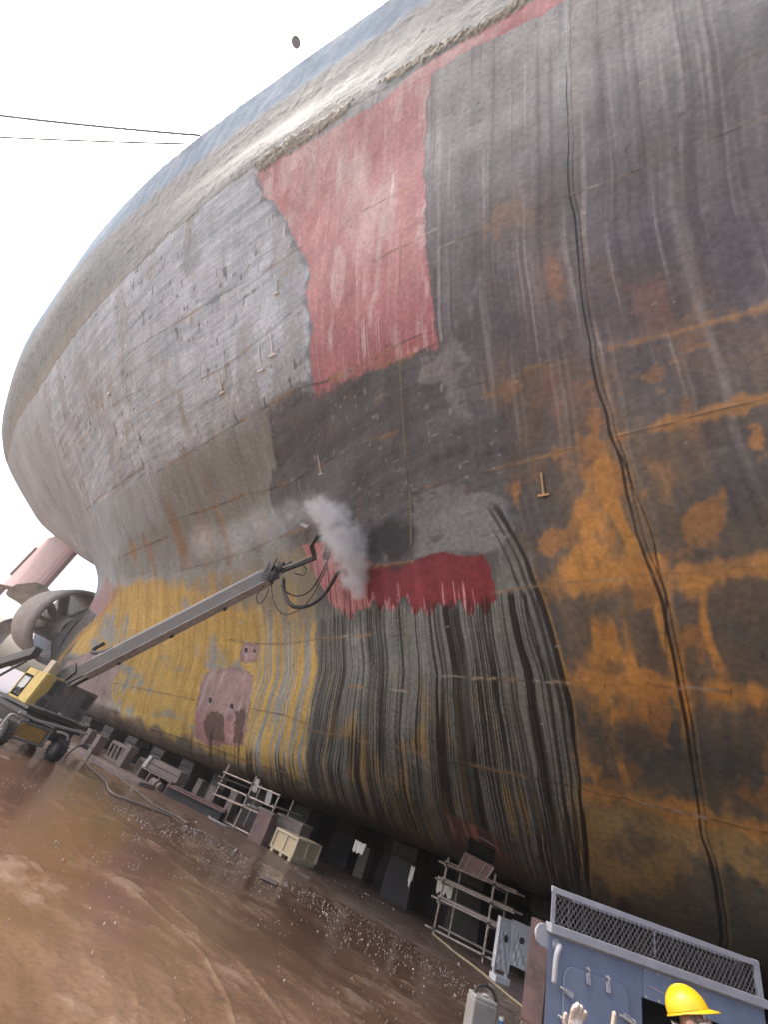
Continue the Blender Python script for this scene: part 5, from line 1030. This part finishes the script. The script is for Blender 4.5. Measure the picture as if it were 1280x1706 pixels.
for i in range(nr):
    for k in range(na): k2=(k+1)%na; b.f.append((i*na+k,i*na+k2,(i+1)*na+k2,(i+1)*na+k))
M_HAT=mat('helmet_yellow',(.80,.50,.01),(.70,.41,.01),rough=.38,scale=14,dirt=(.62,.40,.08),dscale=9,dth=(.6,.75))
hat=b.build('hard_hat',M_HAT,wk,smooth=True); hat.matrix_parent_inverse=Matrix()
b=MB(); 
for k in range(na+1):
    a=2*math.pi*k/na; ex=.012+.055*max(0,math.cos(a))**1.5
    b.v+= [tuple(T(.124*math.cos(a),.104*math.sin(a),.047)),tuple(T((.128+ex)*math.cos(a),(.106+ex*.6)*math.sin(a),.036-.012*max(0,math.cos(a)))),tuple(T((.128+ex)*math.cos(a),(.106+ex*.6)*math.sin(a),.030-.012*max(0,math.cos(a)))),tuple(T(.120*math.cos(a),.10*math.sin(a),.038))]
for k in range(na):
    for j in range(4): b.f.append((k*4+j,k*4+(j+1)%4,k*4+4+(j+1)%4,k*4+4+j))
b.build('brim',M_HAT,hat,smooth=True)
b=MB()   # white dust mask over the lower face
for i in range(7):
    for k in range(13): a=math.radians(-95+190*k/12); u=-.115+.115*i/6; bul=.02*math.sin(math.pi*i/6)*math.cos(a*.9)**2; b.v.append(tuple(T((.092+bul)*math.cos(a)+.012,(.085+bul*.4)*math.sin(a),u-.01)))
for i in range(6):
    for k in range(12): b.f.append((i*13+k,i*13+k+1,(i+1)*13+k+1,(i+1)*13+k))
mk=b.build('face_mask',M_WHITE,wk,smooth=True); mk.modifiers.new('t','SOLIDIFY').thickness=.006
for s in (1,-1): MB().lathe(T(.083,.032*s,.012),tf,[(0,.013),(.008,.011),(.012,0)],10).build('eye',M_WHITE,wk)
for s in (1,-1): MB().lathe(T(-.005,.086*s,-.02),tlft*s,[(-.01,.028),(.008,.03),(.012,.018),(.008,0)],12).build('ear',M_SKIN,wk,smooth=True)
b=MB(); b.lathe(T(.098,0,-.012),tf+tl*-.3,[(-.03,.022),(.012,.014),(.022,0)],10); b.build('nose',M_SKIN,wk,smooth=True)
b=MB()   # collar and hood folds
for i in range(6):
    for k in range(25): a=2*math.pi*k/24; r=.085+.028*math.sin(i*1.1+.5)+.008*math.sin(5*a); b.v.append(W(.035+r*math.cos(a),r*1.1*math.sin(a),1.40+.028*i))
for i in range(5):
    for k in range(24): b.f.append((i*25+k,i*25+k+1,(i+1)*25+k+1,(i+1)*25+k))
b.build('collar',M_WHITE,wk,smooth=True)
MB().tube(spline([T(.03,.10,.03),T(.05,.088,-.04),T(.06,.05,-.11),T(.062,0,-.125),T(.06,-.05,-.11),T(.05,-.088,-.04),T(.03,-.10,.03)],6),.006,6).build('chin_strap',M_DRK,hat,smooth=True)
# --- two work gloves on a rail at the picture's foot -----------------------------------------
rl=root('pipe_rail',(-.25,3.5,0),'short pipe rail with two upright pegs just below the gloves','rail')
b=MB(); b.tube([(-.55,3.35,1.18),(.05,3.65,1.18)],.025,10); b.build('top_pipe',M_PIPE,rl)
for p in ((-.50,3.375),(.0,3.625)): MB().tube([(p[0],p[1],0),(p[0],p[1],1.18)],.025,10).build('leg',M_PIPE,rl)
for p in ((-.30,3.475),(-.165,3.545)): MB().tube([(p[0],p[1],1.18),(p[0],p[1],1.33)],.012,8).build('peg',M_PIPE,rl)
def glove(c,yaw,thumb,fl,label):
    R=Matrix.Rotation(yaw,3,'Z'); P=lambda x,y,z: tuple(V3(c)+R@V3((x,y,z)))
    v=[P(0,0,0),P(0,0,.05),P(0,0,.10)]; e=[(0,1),(1,2)]; r=[(.038,.022),(.042,.020),(.040,.018)]
    for j,(dx,L,bd) in enumerate(fl):
        p=1 if j in(0,3) else 2; p=2
        a=len(v); v+=[P(dx,0,.115),P(dx*1.1,-bd*.4,.115+L*.5),P(dx*1.15,-bd,.115+L)]; r+=[.0135,.0125,.011]; e+=[(p,a),(a,a+1),(a+1,a+2)]
    a=len(v); v+=[P(.052*thumb,-.01,.06),P(.070*thumb,-.02,.095),P(.072*thumb,-.03,.125)]; r+=[.014,.012,.010]; e+=[(1,a),(a,a+1),(a+1,a+2)]
    m=skinned(v,e,r,2,0); o=bpy.data.objects.new('work_glove',m); COL.objects.link(o); m.materials.append(M_GLOVE)
    for p in m.polygons: p.use_smooth=True
    tag(o,label,'glove','work gloves on the pipe rail'); return o
glove((-.300,3.475,1.27),.6,-1,((-.024,.050,.035),(-.008,.062,.025),(.009,.058,.025),(.025,.045,.035)),'beige cotton work glove, fingers together, the left of the two on the pegs')
glove((-.165,3.545,1.275),.75,1,((-.030,.02,.05),(-.010,.03,.055),(.011,.034,.055),(.031,.085,.005)),'beige cotton work glove with one finger pointing up, right of the other glove')
# --- spray and steam at the wash head -----------------------------------------------------
def cloud(name,blobs,dens,label,seed,col=(.97,.98,.98)):
    P=np.array([b_[:3] for b_ in blobs]); r=max(b_[3] for b_ in blobs)*1.15; lo=P.min(0)-r; hi=P.max(0)+r; b=MB(); b.box(tuple((lo+hi)/2),tuple(hi-lo))
    m=bpy.data.materials.new(name); m.use_nodes=True; nt=m.node_tree; N=nt.nodes; L=nt.links; N.remove(N['Principled BSDF']); out=N['Material Output']
    g=N.new('ShaderNodeNewGeometry'); n=N.new('ShaderNodeTexNoise'); n.inputs['Scale'].default_value=2.3; n.inputs['Detail'].default_value=6; n.inputs['Roughness'].default_value=.6; L.new(g.outputs['Position'],n.inputs['Vector'])
    sb=N.new('ShaderNodeVectorMath'); sb.operation='SUBTRACT'; sb.inputs[1].default_value=(.5,.5,.5); L.new(n.outputs['Color'],sb.inputs[0]); sc=N.new('ShaderNodeVectorMath'); sc.operation='SCALE'; sc.inputs['Scale'].default_value=.7; L.new(sb.outputs[0],sc.inputs[0]); ad=N.new('ShaderNodeVectorMath'); L.new(g.outputs['Position'],ad.inputs[0]); L.new(sc.outputs[0],ad.inputs[1])
    prev=None
    for x,y,z,rr_ in blobs:
        d=N.new('ShaderNodeVectorMath'); d.operation='DISTANCE'; L.new(ad.outputs[0],d.inputs[0]); d.inputs[1].default_value=(x,y,z)
        q=N.new('ShaderNodeMapRange'); q.interpolation_type='SMOOTHSTEP'; q.inputs[1].default_value=rr_; q.inputs[2].default_value=rr_*.12; q.inputs[3].default_value=0; q.inputs[4].default_value=1; L.new(d.outputs['Value'],q.inputs[0])
        if prev is None: prev=q.outputs[0]
        else: mx=N.new('ShaderNodeMath'); mx.operation='MAXIMUM'; L.new(prev,mx.inputs[0]); L.new(q.outputs[0],mx.inputs[1]); prev=mx.outputs[0]
    n2=N.new('ShaderNodeTexNoise'); n2.inputs['Scale'].default_value=4.5; n2.inputs['Detail'].default_value=7; L.new(g.outputs['Position'],n2.inputs['Vector']); q=N.new('ShaderNodeMapRange'); q.inputs[1].default_value=.38; q.inputs[2].default_value=.60; q.inputs[3].default_value=.1; q.inputs[4].default_value=1.; L.new(n2.outputs[0],q.inputs[0])
    mu=N.new('ShaderNodeMath'); mu.operation='MULTIPLY'; L.new(prev,mu.inputs[0]); L.new(q.outputs[0],mu.inputs[1]); m2_=N.new('ShaderNodeMath'); m2_.operation='MULTIPLY'; L.new(mu.outputs[0],m2_.inputs[0]); m2_.inputs[1].default_value=dens
    v=N.new('ShaderNodeVolumePrincipled'); v.inputs['Color'].default_value=(*col,1); L.new(m2_.outputs[0],v.inputs['Density']); v.inputs['Anisotropy'].default_value=.1; L.new(v.outputs[0],out.inputs['Volume'])
    o=b.build(name,m,None); tag(o,label,'steam',kind='stuff'); return o
cloud('steam',[(-9.13,8.15,8.86,0.40),(-8.42,8.02,8.63,0.62),(-7.86,8.14,8.28,0.72),(-7.59,8.36,7.94,0.74),(-7.29,8.50,7.62,0.70),(-7.10,8.72,7.26,0.64),(-7.07,8.96,6.96,0.54),(-6.88,9.10,6.63,0.30),(-8.17,8.37,8.23,0.60)],8.5,'white cloud of steam and spray at the end of the washing arm',1)
cloud('spray_mist',[(-9.18,8.17,8.84,0.80),(-10.57,8.68,9.05,0.90),(-12.63,9.45,9.19,1.10),(-14.57,10.29,9.01,1.20),(-17.00,10.63,9.17,1.20),(-8.20,8.95,7.64,0.70)],.9,'thin veil of mist drifting left of the steam cloud',2)
# --- dusty, sunlit air ---------------------------------------------------------------------
if HAZE>0:
    b=MB(); b.box((-22,16,15),(112,100,32)); hm=bpy.data.materials.new('haze_air'); hm.use_nodes=True; nt=hm.node_tree; nt.nodes.remove(nt.nodes['Principled BSDF']); v=nt.nodes.new('ShaderNodeVolumePrincipled'); v.inputs['Color'].default_value=(.95,.965,.97,1); v.inputs['Density'].default_value=HAZE; v.inputs['Anisotropy'].default_value=.5; nt.links.new(v.outputs[0],nt.nodes['Material Output'].inputs['Volume'])
    tag(b.build('haze',hm,None),None,None,kind='stuff')
